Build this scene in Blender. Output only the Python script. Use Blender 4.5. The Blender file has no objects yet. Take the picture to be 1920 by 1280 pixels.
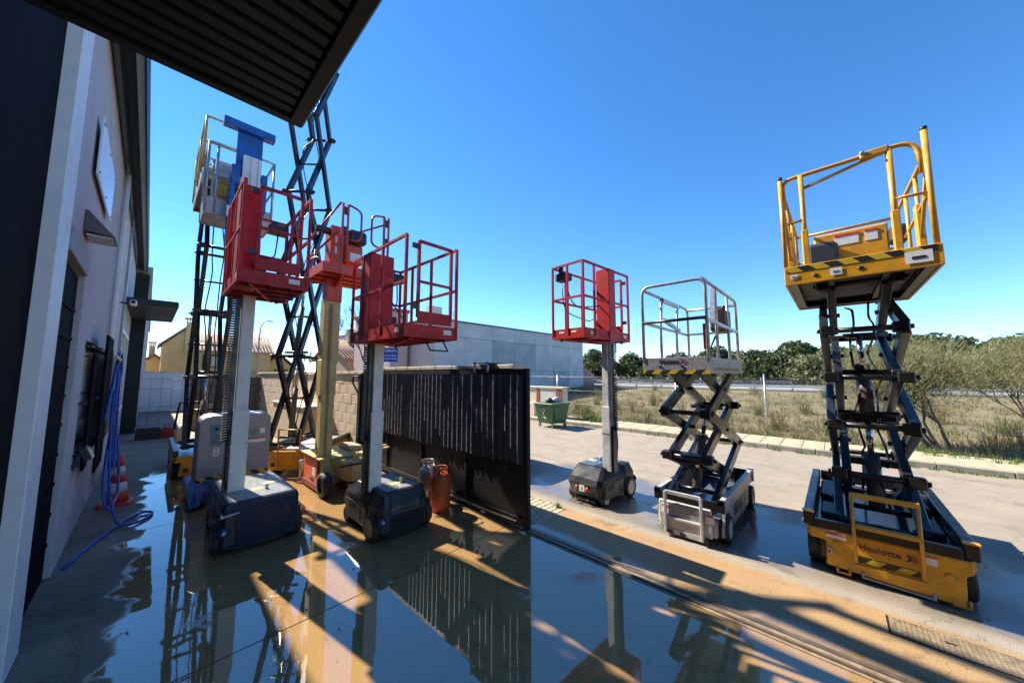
import bpy, bmesh, math, random
from mathutils import Vector, Matrix, noise
random.seed(7)
R = math.radians
scene = bpy.context.scene
COL = scene.collection

# ------------------------------------------------------------------ camera
cam_data = bpy.data.cameras.new('camera')
cam = bpy.data.objects.new('camera', cam_data)
COL.objects.link(cam)
cam_data.sensor_width = 36.0
cam_data.lens = 12.0
cam_data.clip_start = 0.05
cam_data.clip_end = 2000.0
cam.location = (0, 0, 2.1)
cam.rotation_euler = (R(90 + 5.356), 0, R(-46.695))
scene.camera = cam

# ------------------------------------------------------------------ sky, sun, exposure
SUN_EL, SUN_AZ = 41.8, -9.5            # azimuth measured from +Y towards +X
world = bpy.data.worlds.new('World')
scene.world = world
world.use_nodes = True
wn = world.node_tree
wn.nodes.clear()
sky = wn.nodes.new('ShaderNodeTexSky')
sky.sky_type = 'NISHITA'
sky.sun_disc = False
sky.sun_elevation = R(SUN_EL)
sky.sun_rotation = R(SUN_AZ)
sky.altitude = 1500
sky.air_density = 1.0
sky.dust_density = 0.0
sky.ozone_density = 4.0
bg = wn.nodes.new('ShaderNodeBackground')
bg.inputs['Strength'].default_value = 0.112
wo = wn.nodes.new('ShaderNodeOutputWorld')
hsv = wn.nodes.new('ShaderNodeHueSaturation')          # the whole sky alike: clear dry winter air
hsv.inputs['Saturation'].default_value = 1.22
wn.links.new(sky.outputs[0], hsv.inputs['Color'])
wn.links.new(hsv.outputs[0], bg.inputs[0])
wn.links.new(bg.outputs[0], wo.inputs[0])

sun_data = bpy.data.lights.new('sun', 'SUN')
sun_data.energy = 5.0
sun_data.angle = R(0.53)
sun_data.color = (1.0, 0.90, 0.76)
sun = bpy.data.objects.new('sun', sun_data)
COL.objects.link(sun)
sd = Vector((math.sin(R(SUN_AZ)) * math.cos(R(SUN_EL)), math.cos(R(SUN_AZ)) * math.cos(R(SUN_EL)), math.sin(R(SUN_EL))))
sun.rotation_euler = sd.to_track_quat('Z', 'Y').to_euler()
sun.location = (0, 0, 30)

scene.view_settings.view_transform = 'Standard'
scene.view_settings.look = 'None'
scene.view_settings.gamma = 1.0
scene.view_settings.exposure = 1.38

# ------------------------------------------------------------------ materials
MATS = {}
def mat(name, col, rough=0.5, metal=0.0, spec=0.5, var=0.12, vscale=6.0, bump=0.0, bscale=40.0, col2=None, coat=0.0, dirt=None, dscale=3.0, damt=0.45, rvar=0.0):
    """Principled material: base colour broken up by noise, optional dirt colour, bump and varying gloss."""
    if name in MATS: return MATS[name]
    m = bpy.data.materials.new(name); m.use_nodes = True
    nt = m.node_tree; N = nt.nodes; L = nt.links
    b = N['Principled BSDF']
    b.inputs['Metallic'].default_value = metal
    b.inputs['Roughness'].default_value = rough
    b.inputs['Specular IOR Level'].default_value = spec
    b.inputs['Coat Weight'].default_value = coat
    tc = N.new('ShaderNodeTexCoord')
    nz = N.new('ShaderNodeTexNoise'); nz.inputs['Scale'].default_value = vscale; nz.inputs['Detail'].default_value = 6; nz.inputs['Roughness'].default_value = 0.65
    L.new(tc.outputs['Object'], nz.inputs['Vector'])
    mx = N.new('ShaderNodeMix'); mx.data_type = 'RGBA'
    c2 = col2 if col2 else tuple(max(0, c * (1 - var * 2)) for c in col)
    c1 = col if col2 else tuple(min(1, c * (1 + var)) for c in col)
    mx.inputs[6].default_value = (*c1, 1); mx.inputs[7].default_value = (*c2, 1)
    rmp = N.new('ShaderNodeMapRange'); rmp.inputs[1].default_value = 0.3; rmp.inputs[2].default_value = 0.7
    L.new(nz.outputs['Fac'], rmp.inputs[0]); L.new(rmp.outputs[0], mx.inputs[0])
    out = mx.outputs[2]
    if dirt:
        n2 = N.new('ShaderNodeTexNoise'); n2.inputs['Scale'].default_value = dscale; n2.inputs['Detail'].default_value = 9; n2.inputs['Roughness'].default_value = 0.72
        L.new(tc.outputs['Object'], n2.inputs['Vector'])
        r2 = N.new('ShaderNodeMapRange'); r2.inputs[1].default_value = 0.5; r2.inputs[2].default_value = 0.68; r2.inputs[4].default_value = damt
        L.new(n2.outputs['Fac'], r2.inputs[0])
        m2 = N.new('ShaderNodeMix'); m2.data_type = 'RGBA'
        L.new(r2.outputs[0], m2.inputs[0]); L.new(out, m2.inputs[6]); m2.inputs[7].default_value = (*dirt, 1)
        out = m2.outputs[2]
    L.new(out, b.inputs['Base Color'])
    if rvar:
        r3 = N.new('ShaderNodeMapRange'); r3.inputs[1].default_value = 0.3; r3.inputs[2].default_value = 0.7
        r3.inputs[3].default_value = max(0.03, rough - rvar); r3.inputs[4].default_value = min(1, rough + rvar)
        L.new(nz.outputs['Fac'], r3.inputs[0]); L.new(r3.outputs[0], b.inputs['Roughness'])
    if bump:
        n4 = N.new('ShaderNodeTexNoise'); n4.inputs['Scale'].default_value = bscale; n4.inputs['Detail'].default_value = 4
        L.new(tc.outputs['Object'], n4.inputs['Vector'])
        bp = N.new('ShaderNodeBump'); bp.inputs['Strength'].default_value = bump; bp.inputs['Distance'].default_value = 0.01
        L.new(n4.outputs['Fac'], bp.inputs['Height']); L.new(bp.outputs[0], b.inputs['Normal'])
    MATS[name] = m
    return m

def stripes(name, c1, c2, period, k=(1, 1, 1), rough=0.45):
    m = bpy.data.materials.new(name); m.use_nodes = True
    nt = m.node_tree; N = nt.nodes; L = nt.links; b = N['Principled BSDF']; b.inputs['Roughness'].default_value = rough
    tc = N.new('ShaderNodeTexCoord')
    dp = N.new('ShaderNodeVectorMath'); dp.operation = 'DOT_PRODUCT'; dp.inputs[1].default_value = tuple(v / period for v in k)
    L.new(tc.outputs['Object'], dp.inputs[0])
    fr = N.new('ShaderNodeMath'); fr.operation = 'FRACT'; L.new(dp.outputs['Value'], fr.inputs[0])
    gt = N.new('ShaderNodeMath'); gt.operation = 'GREATER_THAN'; gt.inputs[1].default_value = 0.5; L.new(fr.outputs[0], gt.inputs[0])
    mx = N.new('ShaderNodeMix'); mx.data_type = 'RGBA'; mx.inputs[6].default_value = (*c1, 1); mx.inputs[7].default_value = (*c2, 1)
    nz = N.new('ShaderNodeTexNoise'); nz.inputs['Scale'].default_value = 14; nz.inputs['Detail'].default_value = 8
    L.new(tc.outputs['Object'], nz.inputs['Vector'])
    m2 = N.new('ShaderNodeMix'); m2.data_type = 'RGBA'; m2.blend_type = 'MULTIPLY'; m2.inputs[0].default_value = 0.35
    L.new(gt.outputs[0], mx.inputs[0]); L.new(mx.outputs[2], m2.inputs[6]); L.new(nz.outputs['Fac'], m2.inputs[7]); L.new(m2.outputs[2], b.inputs['Base Color'])
    MATS[name] = m
    return m

RED = mat('red_paint', (0.50, 0.012, 0.014), 0.45, spec=0.3, var=0.18, vscale=5, dirt=(0.22, 0.025, 0.02), dscale=6, damt=0.5, bump=0.05, rvar=0.12)
ORG = mat('orange_red_paint', (0.62, 0.06, 0.014), 0.45, var=0.15, dirt=(0.30, 0.10, 0.06), dscale=5, rvar=0.1)
YEL = mat('yellow_paint', (0.74, 0.34, 0.012), 0.38, var=0.14, dirt=(0.36, 0.18, 0.045), dscale=7, damt=0.6, rvar=0.1, bump=0.03, bscale=90)
RAILY = mat('yellow_rail_paint', (0.66, 0.33, 0.035), 0.4, var=0.15, dirt=(0.25, 0.16, 0.08), dscale=9)
CREAM = mat('cream_paint', (0.58, 0.46, 0.17), 0.45, var=0.12, dirt=(0.30, 0.24, 0.12), dscale=5)
BLK = mat('black_steel', (0.010, 0.0105, 0.012), 0.36, var=0.3, dirt=(0.035, 0.031, 0.027), dscale=7, damt=0.5, rvar=0.12)
BLKW = mat('wet_black_steel', (0.009, 0.0095, 0.011), 0.28, var=0.3, dirt=(0.028, 0.026, 0.024), dscale=9, damt=0.4, rvar=0.1)
CHAR = mat('charcoal_cover', (0.018, 0.02, 0.026), 0.34, var=0.25, dirt=(0.05, 0.047, 0.044), dscale=6, damt=0.5, bump=0.06, bscale=140, rvar=0.15, spec=0.25)
NAVY = mat('navy_cover', (0.009, 0.015, 0.036), 0.32, var=0.2, dirt=(0.022, 0.026, 0.036), dscale=6, damt=0.4, bump=0.06, bscale=140, rvar=0.12, spec=0.22)
GLARETOP = mat('wet_top_sky_glare', (0.27, 0.285, 0.29), 0.22, var=0.3, vscale=18, dirt=(0.52, 0.53, 0.52), dscale=26, damt=0.9, bump=0.5, bscale=60, rvar=0.16)  # wet tops: pale tone and speckles put sky glare into the colour
ALU = mat('mast_aluminium', (0.72, 0.72, 0.70), 0.45, metal=0.05, var=0.06, vscale=4, dirt=(0.38, 0.36, 0.32), dscale=5, damt=0.4)
MGREY = mat('mast_grey_steel', (0.54, 0.55, 0.55), 0.45, metal=0.0, var=0.12, dirt=(0.15, 0.14, 0.13), dscale=6)
GALV = mat('galvanised_rail', (0.46, 0.48, 0.50), 0.38, metal=0.6, var=0.15, vscale=14, dirt=(0.28, 0.28, 0.27), dscale=9)
SILV = mat('silver_grey_paint', (0.46, 0.45, 0.44), 0.42, var=0.12, dirt=(0.25, 0.235, 0.21), dscale=6, damt=0.6, bump=0.05, bscale=120)
SPECK = mat('wet_speckled_aluminium', (0.40, 0.40, 0.41), 0.35, metal=0.3, var=0.4, vscale=60, dirt=(0.55, 0.55, 0.56), dscale=70, damt=0.8)
HOODG = mat('grey_hood_plastic', (0.27, 0.275, 0.285), 0.45, var=0.07, dirt=(0.2, 0.19, 0.18), dscale=5)
BLUE = mat('blue_paint', (0.012, 0.10, 0.38), 0.36, var=0.2, dirt=(0.05, 0.09, 0.16), dscale=6)
RUB = mat('tyre_rubber', (0.028, 0.027, 0.026), 0.7, var=0.3, dirt=(0.10, 0.09, 0.075), dscale=12, damt=0.6, bump=0.2, bscale=70)
RIMC = mat('cream_wheel_rim', (0.55, 0.48, 0.33), 0.5, dirt=(0.2, 0.16, 0.1), dscale=14)
RIMW = mat('pale_wheel_rim', (0.62, 0.61, 0.58), 0.45, dirt=(0.25, 0.22, 0.18), dscale=14)
BLKP = mat('black_plastic', (0.02, 0.02, 0.021), 0.5, var=0.2)
WHT = mat('white_label', (0.75, 0.75, 0.73), 0.5, var=0.05)
REDL = mat('red_label', (0.55, 0.03, 0.025), 0.5, var=0.1)
YELL = mat('yellow_label', (0.75, 0.66, 0.12), 0.5, var=0.05)
BLUEL = mat('blue_label', (0.03, 0.14, 0.24), 0.4, var=0.1)
ORGL = mat('orange_label', (0.6, 0.12, 0.03), 0.5)
HAZ = stripes('hazard_tape', (0.66, 0.46, 0.03), (0.02, 0.02, 0.02), 0.20)
HAZS = stripes('hazard_tape_fine', (0.60, 0.45, 0.05), (0.03, 0.03, 0.03), 0.09)
CHROME = mat('chrome_rod', (0.62, 0.63, 0.65), 0.15, metal=0.9, var=0.05)
HOSEB = mat('blue_hose_rubber', (0.010, 0.085, 0.48), 0.35, var=0.2)
CABLE = mat('black_cable', (0.012, 0.012, 0.013), 0.45)

# ------------------------------------------------------------------ mesh helpers
class MB:
    """Collects shapes, then links them as one mesh object."""
    def __init__(s): s.v = []; s.f = []; s.sm = []
    def add(s, vs, fs, smooth=False):
        o = len(s.v); s.v += [tuple(v) for v in vs]
        for f in fs: s.f.append([i + o for i in f]); s.sm.append(smooth)
        return s
    def box(s, c, d, rot=None):
        x, y, z = d[0] / 2, d[1] / 2, d[2] / 2
        vs = [Vector((sx * x, sy * y, sz * z)) for sz in (-1, 1) for sy in (-1, 1) for sx in (-1, 1)]
        if rot is not None: vs = [rot @ v for v in vs]
        vs = [v + Vector(c) for v in vs]
        return s.add(vs, [(0, 2, 3, 1), (4, 5, 7, 6), (0, 1, 5, 4), (2, 6, 7, 3), (0, 4, 6, 2), (1, 3, 7, 5)])
    def bx(s, x0, x1, y0, y1, z0, z1): return s.box(((x0 + x1) / 2, (y0 + y1) / 2, (z0 + z1) / 2), (x1 - x0, y1 - y0, z1 - z0))
    def bar(s, p, q, w, h, up=(0, 0, 1)):
        """rectangular bar from p to q; w across, h along 'up'."""
        p, q = Vector(p), Vector(q); d = (q - p)
        if d.length < 1e-6: return s
        l = d.length; d.normalize(); up = Vector(up)
        if abs(d.dot(up)) > 0.98: up = Vector((1, 0, 0))
        side = d.cross(up).normalized(); u2 = side.cross(d).normalized()
        rot = Matrix((side, d, u2)).transposed()
        return s.box((p + q) / 2, (w, l, h), rot)
    def tube(s, pts, r, n=8, closed=False, caps=True):
        pts = [Vector(p) for p in pts]; m = len(pts); rings = []
        prev = None
        for i, p in enumerate(pts):
            a = pts[i - 1] if (i > 0 or closed) else None
            b = pts[(i + 1) % m] if (i < m - 1 or closed) else None
            d1 = (p - a).normalized() if a is not None else None
            d2 = (b - p).normalized() if b is not None else None
            t = ((d1 if d1 else d2) + (d2 if d2 else d1))
            t = t.normalized() if t.length > 1e-6 else (d1 or d2)
            if prev is None:
                ref = Vector((0, 0, 1)) if abs(t.z) < 0.9 else Vector((1, 0, 0))
                u = t.cross(ref).normalized()
            else:
                u = (prev - t * prev.dot(t)); u = u.normalized() if u.length > 1e-6 else t.orthogonal().normalized()
            prev = u; w = t.cross(u)
            k = 1.0
            if d1 and d2: k = 1 / max(0.6, math.cos(d1.angle(d2) / 2))
            rr = r[i] if isinstance(r, (list, tuple)) else r
            rings.append([p + (u * math.cos(2 * math.pi * j / n) + w * math.sin(2 * math.pi * j / n)) * rr * (1 + (k - 1) * 0.5) for j in range(n)])
        vs = [v for rg in rings for v in rg]; fs = []
        for i in range(m - 1 + (1 if closed else 0)):
            a, b = i * n, ((i + 1) % m) * n
            for j in range(n): fs.append((a + j, a + (j + 1) % n, b + (j + 1) % n, b + j))
        s.add(vs, fs, True)
        if caps and not closed:
            o = len(s.v) - len(vs)
            s.f.append([o + j for j in range(n)][::-1]); s.sm.append(False)
            s.f.append([o + (m - 1) * n + j for j in range(n)]); s.sm.append(False)
        return s
    def cyl(s, p, q, r, n=14): return s.tube([p, q], r, n)
    def lathe(s, prof, c=(0, 0, 0), n=20, axis='Z', smooth=True, caps=True):
        vs = []; fs = []; c = Vector(c)
        for (r, h) in prof:
            for j in range(n):
                a = 2 * math.pi * j / n; x, y = r * math.cos(a), r * math.sin(a)
                vs.append(c + (Vector((x, y, h)) if axis == 'Z' else Vector((h, x, y)) if axis == 'X' else Vector((x, h, y))))
        for i in range(len(prof) - 1):
            for j in range(n): fs.append((i * n + j, i * n + (j + 1) % n, (i + 1) * n + (j + 1) % n, (i + 1) * n + j))
        s.add(vs, fs, smooth)
        o = len(s.v) - len(vs)
        if caps and prof[0][0] > 1e-4: s.f.append([o + j for j in range(n)][::-1]); s.sm.append(False)
        if caps and prof[-1][0] > 1e-4: s.f.append([o + (len(prof) - 1) * n + j for j in range(n)]); s.sm.append(False)
        return s
    def prism(s, poly, axis, a0, a1):
        """2D polygon extruded along axis; poly in the other two coordinates in xyz order."""
        def mk(p, a): return (a, p[0], p[1]) if axis == 'X' else (p[0], a, p[1]) if axis == 'Y' else (p[0], p[1], a)
        n = len(poly); vs = [mk(p, a0) for p in poly] + [mk(p, a1) for p in poly]
        fs = [list(range(n)), list(range(2 * n - 1, n - 1, -1))] + [(i, i + n, (i + 1) % n + n, (i + 1) % n) for i in range(n)]
        return s.add(vs, fs)
    def loft(s, rings, smooth=False):
        n = len(rings[0]); vs = [v for r in rings for v in r]; fs = [list(range(n))[::-1], [(len(rings) - 1) * n + j for j in range(n)]]
        for i in range(len(rings) - 1):
            for j in range(n): fs.append((i * n + j, i * n + (j + 1) % n, (i + 1) * n + (j + 1) % n, (i + 1) * n + j))
        return s.add(vs, fs, smooth)
    def mesh(s, name, bevel=0.0, seg=1):
        me = bpy.data.meshes.new(name)
        bm = bmesh.new(); vs = [bm.verts.new(v) for v in s.v]
        for f, smo in zip(s.f, s.sm):
            try:
                fc = bm.faces.new([vs[i] for i in f]); fc.smooth = smo
            except ValueError: pass
        bmesh.ops.recalc_face_normals(bm, faces=bm.faces)
        if bevel:
            bm.edges.ensure_lookup_table(); bm.normal_update()
            ed = [e for e in bm.edges if len(e.link_faces) == 2 and e.calc_face_angle(0) > R(28) and not (e.link_faces[0].smooth and e.link_faces[1].smooth)]
            if ed: bmesh.ops.bevel(bm, geom=ed, offset=bevel, segments=seg, affect='EDGES', profile=0.5, clamp_overlap=True)
        bm.to_mesh(me); bm.free()
        return me
    def build(s, name, m, parent=None, bevel=0.0, seg=1):
        me = s.mesh(name, bevel, seg); me.materials.append(m)
        o = bpy.data.objects.new(name, me); COL.objects.link(o)
        if parent is not None: o.parent = parent
        return o

def share(name, src, parent, loc=None, rot=None):
    o = bpy.data.objects.new(name, src.data); COL.objects.link(o); o.parent = parent
    if loc is not None: o.location = loc
    if rot is not None: o.rotation_euler = rot
    return o
def thing(name, label, cat, loc=(0, 0, 0), rz=0.0, group=None):
    o = bpy.data.objects.new(name, None); COL.objects.link(o); o.location = loc; o.rotation_euler = (0, 0, R(rz))
    o.empty_display_size = 0.2
    return tag(o, label, cat, group)
def tag(o, label, cat, group=None, kind=None):
    if label: o['label'] = label
    if cat: o['category'] = cat
    if group: o['group'] = group
    if kind: o['kind'] = kind
    return o
def struct(o, label=None): o['kind'] = 'structure'; return o
def copy_tree(o, parent=None):
    c = o.copy(); COL.objects.link(c); c.parent = parent
    for ch in list(o.children): copy_tree(ch, c)
    return c
def text(name, body, size, m, parent, loc, rot, depth=0.002, sx=1.0):
    cu = bpy.data.curves.new(name, 'FONT'); cu.body = body; cu.size = size; cu.extrude = depth; cu.align_x = 'CENTER'; cu.align_y = 'CENTER'
    t = bpy.data.objects.new(name + '_tmp', cu); COL.objects.link(t)
    dg = bpy.context.evaluated_depsgraph_get()
    me = bpy.data.meshes.new_from_object(t.evaluated_get(dg)); bpy.data.objects.remove(t)
    me.materials.clear(); me.materials.append(m); me.name = name
    o = bpy.data.objects.new(name, me); COL.objects.link(o); o.parent = parent; o.location = loc; o.rotation_euler = rot; o.scale = (sx, 1, 1)
    return o
def arc(c, r, a0, a1, n, ax=('x', 'z')):
    out = []
    for i in range(n + 1):
        a = R(a0 + (a1 - a0) * i / n); p = [c[0], c[1], c[2]]
        p['xyz'.index(ax[0])] += r * math.cos(a); p['xyz'.index(ax[1])] += r * math.sin(a); out.append(tuple(p))
    return out
def rounded(pts, r, n=4, closed=False):
    """polyline with rounded corners"""
    pts = [Vector(p) for p in pts]; out = []; m = len(pts)
    for i, p in enumerate(pts):
        if not closed and i in (0, m - 1): out.append(p); continue
        a, b = pts[i - 1], pts[(i + 1) % m]
        d1, d2 = (a - p), (b - p); k = min(r, d1.length * 0.45, d2.length * 0.45)
        s, e = p + d1.normalized() * k, p + d2.normalized() * k
        for j in range(n + 1):
            t = j / n; out.append(s * (1 - t) ** 2 + p * 2 * t * (1 - t) + e * t * t)
    return out

# ------------------------------------------------------------------ ground materials
def wet_ground(name, dry, wet, dry2, mask, rough_dry=0.75, rough_wet=0.02, ior=1.75, bump=0.12):
    """concrete with standing water; mask(nt, pos) returns a 0..1 socket (1 = under water)"""
    m = bpy.data.materials.new(name); m.use_nodes = True
    nt = m.node_tree; N = nt.nodes; L = nt.links; b = N['Principled BSDF']
    geo = N.new('ShaderNodeNewGeometry'); pos = geo.outputs['Position']
    w = mask(nt, pos)
    n1 = N.new('ShaderNodeTexNoise'); n1.inputs['Scale'].default_value = 1.3; n1.inputs['Detail'].default_value = 10; n1.inputs['Roughness'].default_value = 0.68; L.new(pos, n1.inputs['Vector'])
    n2 = N.new('ShaderNodeTexNoise'); n2.inputs['Scale'].default_value = 90; n2.inputs['Detail'].default_value = 5; L.new(pos, n2.inputs['Vector'])
    r1 = N.new('ShaderNodeMapRange'); r1.inputs[1].default_value = 0.32; r1.inputs[2].default_value = 0.68; L.new(n1.outputs['Fac'], r1.inputs[0])
    cd = N.new('ShaderNodeMix'); cd.data_type = 'RGBA'; cd.inputs[6].default_value = (*dry, 1); cd.inputs[7].default_value = (*dry2, 1); L.new(r1.outputs[0], cd.inputs[0])
    sp = N.new('ShaderNodeMapRange'); sp.inputs[1].default_value = 0.3; sp.inputs[2].default_value = 0.7; sp.inputs[3].default_value = 0.8; sp.inputs[4].default_value = 1.15; L.new(n2.outputs['Fac'], sp.inputs[0])
    # stains, drips and faint tyre tracks
    n5 = N.new('ShaderNodeTexNoise'); n5.inputs['Scale'].default_value = 2.6; n5.inputs['Detail'].default_value = 12; n5.inputs['Roughness'].default_value = 0.75; n5.inputs['Distortion'].default_value = 0.6; L.new(pos, n5.inputs['Vector'])
    s5 = ramp_node(nt, n5.outputs['Fac'], 0.54, 0.70, 1.0, 0.68)
    mp = N.new('ShaderNodeMapping'); mp.inputs['Scale'].default_value = (3.2, 0.10, 1.0); L.new(pos, mp.inputs['Vector'])
    n6 = N.new('ShaderNodeTexNoise'); n6.inputs['Scale'].default_value = 1.2; n6.inputs['Detail'].default_value = 8; L.new(mp.outputs[0], n6.inputs['Vector'])
    s6 = ramp_node(nt, n6.outputs['Fac'], 0.52, 0.72, 1.0, 0.82)
    vo = N.new('ShaderNodeTexVoronoi'); vo.feature = 'DISTANCE_TO_EDGE'; vo.inputs['Scale'].default_value = 0.55
    wv = N.new('ShaderNodeVectorMath'); wv.operation = 'ADD'; L.new(pos, wv.inputs[0]); L.new(n1.outputs['Color'], wv.inputs[1]); L.new(wv.outputs[0], vo.inputs['Vector'])
    s7 = ramp_node(nt, vo.outputs['Distance'], 0.0, 0.006, 0.6, 1.0)
    vsp = N.new('ShaderNodeTexVoronoi'); vsp.inputs['Scale'].default_value = 6.0; L.new(pos, vsp.inputs['Vector'])
    s8 = ramp_node(nt, vsp.outputs['Distance'], 0.03, 0.07, 0.55, 1.0)
    stain = mth(nt, 'MULTIPLY', mth(nt, 'MULTIPLY', s5, s6), mth(nt, 'MULTIPLY', s7, s8))
    cm = N.new('ShaderNodeMix'); cm.data_type = 'RGBA'; cm.inputs[7].default_value = (*wet, 1); L.new(w, cm.inputs[0]); L.new(cd.outputs[2], cm.inputs[6])
    vm = N.new('ShaderNodeVectorMath'); vm.operation = 'SCALE'; L.new(cm.outputs[2], vm.inputs[0]); L.new(mth(nt, 'MULTIPLY', sp.outputs[0], stain), vm.inputs['Scale'])
    L.new(vm.outputs[0], b.inputs['Base Color'])
    rr = N.new('ShaderNodeMapRange'); rr.inputs[3].default_value = rough_dry; rr.inputs[4].default_value = rough_wet; L.new(w, rr.inputs[0]); film = mth(nt, 'MULTIPLY', ramp_node(nt, n5.outputs['Fac'], 0.52, 0.68, 0.0, 0.06), w)
    L.new(mth(nt, 'ADD', rr.outputs[0], film), b.inputs['Roughness'])
    ii = N.new('ShaderNodeMapRange'); ii.inputs[3].default_value = 1.4; ii.inputs[4].default_value = ior; L.new(w, ii.inputs[0]); L.new(ii.outputs[0], b.inputs['IOR'])
    # relief: grain where dry, faint ripples under water
    inv = N.new('ShaderNodeMath'); inv.operation = 'SUBTRACT'; inv.inputs[0].default_value = 1.0; L.new(w, inv.inputs[1])
    gh = N.new('ShaderNodeMath'); gh.operation = 'MULTIPLY'; L.new(n2.outputs['Fac'], gh.inputs[0]); L.new(inv.outputs[0], gh.inputs[1])
    n3 = N.new('ShaderNodeTexNoise'); n3.inputs['Scale'].default_value = 9.0; n3.inputs['Detail'].default_value = 2; L.new(pos, n3.inputs['Vector'])
    rp = N.new('ShaderNodeMath'); rp.operation = 'MULTIPLY'; rp.inputs[1].default_value = 0.085; L.new(n3.outputs['Fac'], rp.inputs[0])
    ad = N.new('ShaderNodeMath'); ad.operation = 'ADD'; L.new(gh.outputs[0], ad.inputs[0]); L.new(rp.outputs[0], ad.inputs[1])
    bp = N.new('ShaderNodeBump'); bp.inputs['Strength'].default_value = bump * 2.2; bp.inputs['Distance'].default_value = 0.01; L.new(ad.outputs[0], bp.inputs['Height']); L.new(bp.outputs[0], b.inputs['Normal'])
    MATS[name] = m
    return m
def ramp_node(nt, sock, a, b_, lo=0.0, hi=1.0, smooth=True):
    n = nt.nodes.new('ShaderNodeMapRange'); n.interpolation_type = 'SMOOTHSTEP' if smooth else 'LINEAR'
    n.inputs[1].default_value = a; n.inputs[2].default_value = b_; n.inputs[3].default_value = lo; n.inputs[4].default_value = hi
    nt.links.new(sock, n.inputs[0]); return n.outputs[0]
def mth(nt, op, a, b):
    n = nt.nodes.new('ShaderNodeMath'); n.operation = op
    for i, s in enumerate((a, b)):
        if isinstance(s, (int, float)): n.inputs[i].default_value = s
        else: nt.links.new(s, n.inputs[i])
    return n.outputs[0]
def wobble(nt, pos, scale=2.2, amp=0.5, det=6):
    n = nt.nodes.new('ShaderNodeTexNoise'); n.inputs['Scale'].default_value = scale; n.inputs['Detail'].default_value = det; nt.links.new(pos, n.inputs['Vector'])
    s = nt.nodes.new('ShaderNodeSeparateXYZ'); nt.links.new(pos, s.inputs[0])
    w = mth(nt, 'MULTIPLY', mth(nt, 'SUBTRACT', n.outputs['Fac'], 0.5), amp)
    return s.outputs['X'], s.outputs['Y'], w
def yard_mask(nt, pos):
    x, y, w = wobble(nt, pos, 2.4, 0.9, 12)
    xl = mth(nt, 'ADD', x, w)
    # left shore drifts away from the wall farther off
    sh = mth(nt, 'SUBTRACT', xl, mth(nt, 'MULTIPLY', y, 0.035))
    m1 = ramp_node(nt, sh, -0.26, -0.16)
    m2 = ramp_node(nt, mth(nt, 'ADD', y, mth(nt, 'MULTIPLY', w, 2.0)), 10.4, 11.0, 1.0, 0.0)
    # islands that have dried
    n = nt.nodes.new('ShaderNodeTexNoise'); n.inputs['Scale'].default_value = 0.7; n.inputs['Detail'].default_value = 12; n.inputs['Roughness'].default_value = 0.65; nt.links.new(pos, n.inputs['Vector'])
    m3 = ramp_node(nt, n.outputs['Fac'], 0.60, 0.67, 1.0, 0.4)
    return mth(nt, 'MULTIPLY', mth(nt, 'MULTIPLY', m1, m2), m3)
def apron_mask(nt, pos):
    x, y, w = wobble(nt, pos, 3.0, 0.25)
    m1 = ramp_node(nt, mth(nt, 'ADD', x, w), 3.95, 3.8)
    return mth(nt, 'MULTIPLY', m1, 0.9)
def road_mask(nt, pos):
    x, y, w = wobble(nt, pos, 1.1, 1.1)
    xl = mth(nt, 'ADD', x, w)
    m1 = ramp_node(nt, xl, 6.95, 6.55); m2 = ramp_node(nt, x, 4.75, 5.0)
    m4 = ramp_node(nt, mth(nt, 'ADD', y, w), 5.0, 4.2)
    n = nt.nodes.new('ShaderNodeTexNoise'); n.inputs['Scale'].default_value = 0.9; n.inputs['Detail'].default_value = 7; nt.links.new(pos, n.inputs['Vector'])
    m3 = ramp_node(nt, n.outputs['Fac'], 0.40, 0.58, 0.55, 1.0)
    return mth(nt, 'MULTIPLY', mth(nt, 'MULTIPLY', mth(nt, 'MULTIPLY', m1, m2), m3), m4)

YARD = wet_ground('yard_concrete', (0.30, 0.235, 0.165), (0.33, 0.205, 0.085), (0.18, 0.145, 0.105), yard_mask, ior=2.1)
APRON = wet_ground('apron_concrete', (0.37, 0.24, 0.115), (0.28, 0.18, 0.085), (0.30, 0.197, 0.098), apron_mask, rough_dry=0.6, ior=1.7)
ROAD = wet_ground('road_concrete', (0.315, 0.272, 0.212), (0.145, 0.125, 0.10), (0.25, 0.215, 0.165), road_mask, rough_wet=0.13, ior=1.75, bump=0.2)

# ------------------------------------------------------------------ setting: ground sheets
soil = mat('dry_soil', (0.22, 0.17, 0.10), 0.95, var=0.25, vscale=0.35, col2=(0.13, 0.12, 0.055), bump=0.6, bscale=3)
me = MB().add([(-700, -700, -0.30), (900, -700, -0.30), (900, 900, -0.30), (-700, 900, -0.30)], [(0, 1, 2, 3)])
struct(me.build('ground', soil))

yard = MB().bx(-3.0, 3.60, -5, 28.0, -0.28, -0.02).build('yard_floor', mat('joint_filler', (0.05, 0.042, 0.035), 0.9))
struct(yard)
ys = [-4.9, -0.06, 3.44, 6.94, 10.44, 13.94, 17.44, 20.94, 24.44, 27.9]
for a, b in zip(ys[:-1], ys[1:]):
    MB().bx(-2.6, 3.55, a + 0.007, b - 0.007, -0.12, 0.0).build('concrete_slab', YARD, yard)
apron = MB().bx(3.75, 4.62, -9, 3.2, -0.25, 0.003).build('gate_apron', APRON); struct(apron)
road = MB().bx(4.625, 12.05, -60, 120, -0.25, 0.0).build('road', ROAD); struct(road)
MB().bx(3.72, 4.60, 3.21, 80, -0.25, 0.002).build('pavement_strip', mat('pale_pavement', (0.33, 0.285, 0.20), 0.85, var=0.15, bump=0.2), road)
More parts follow.
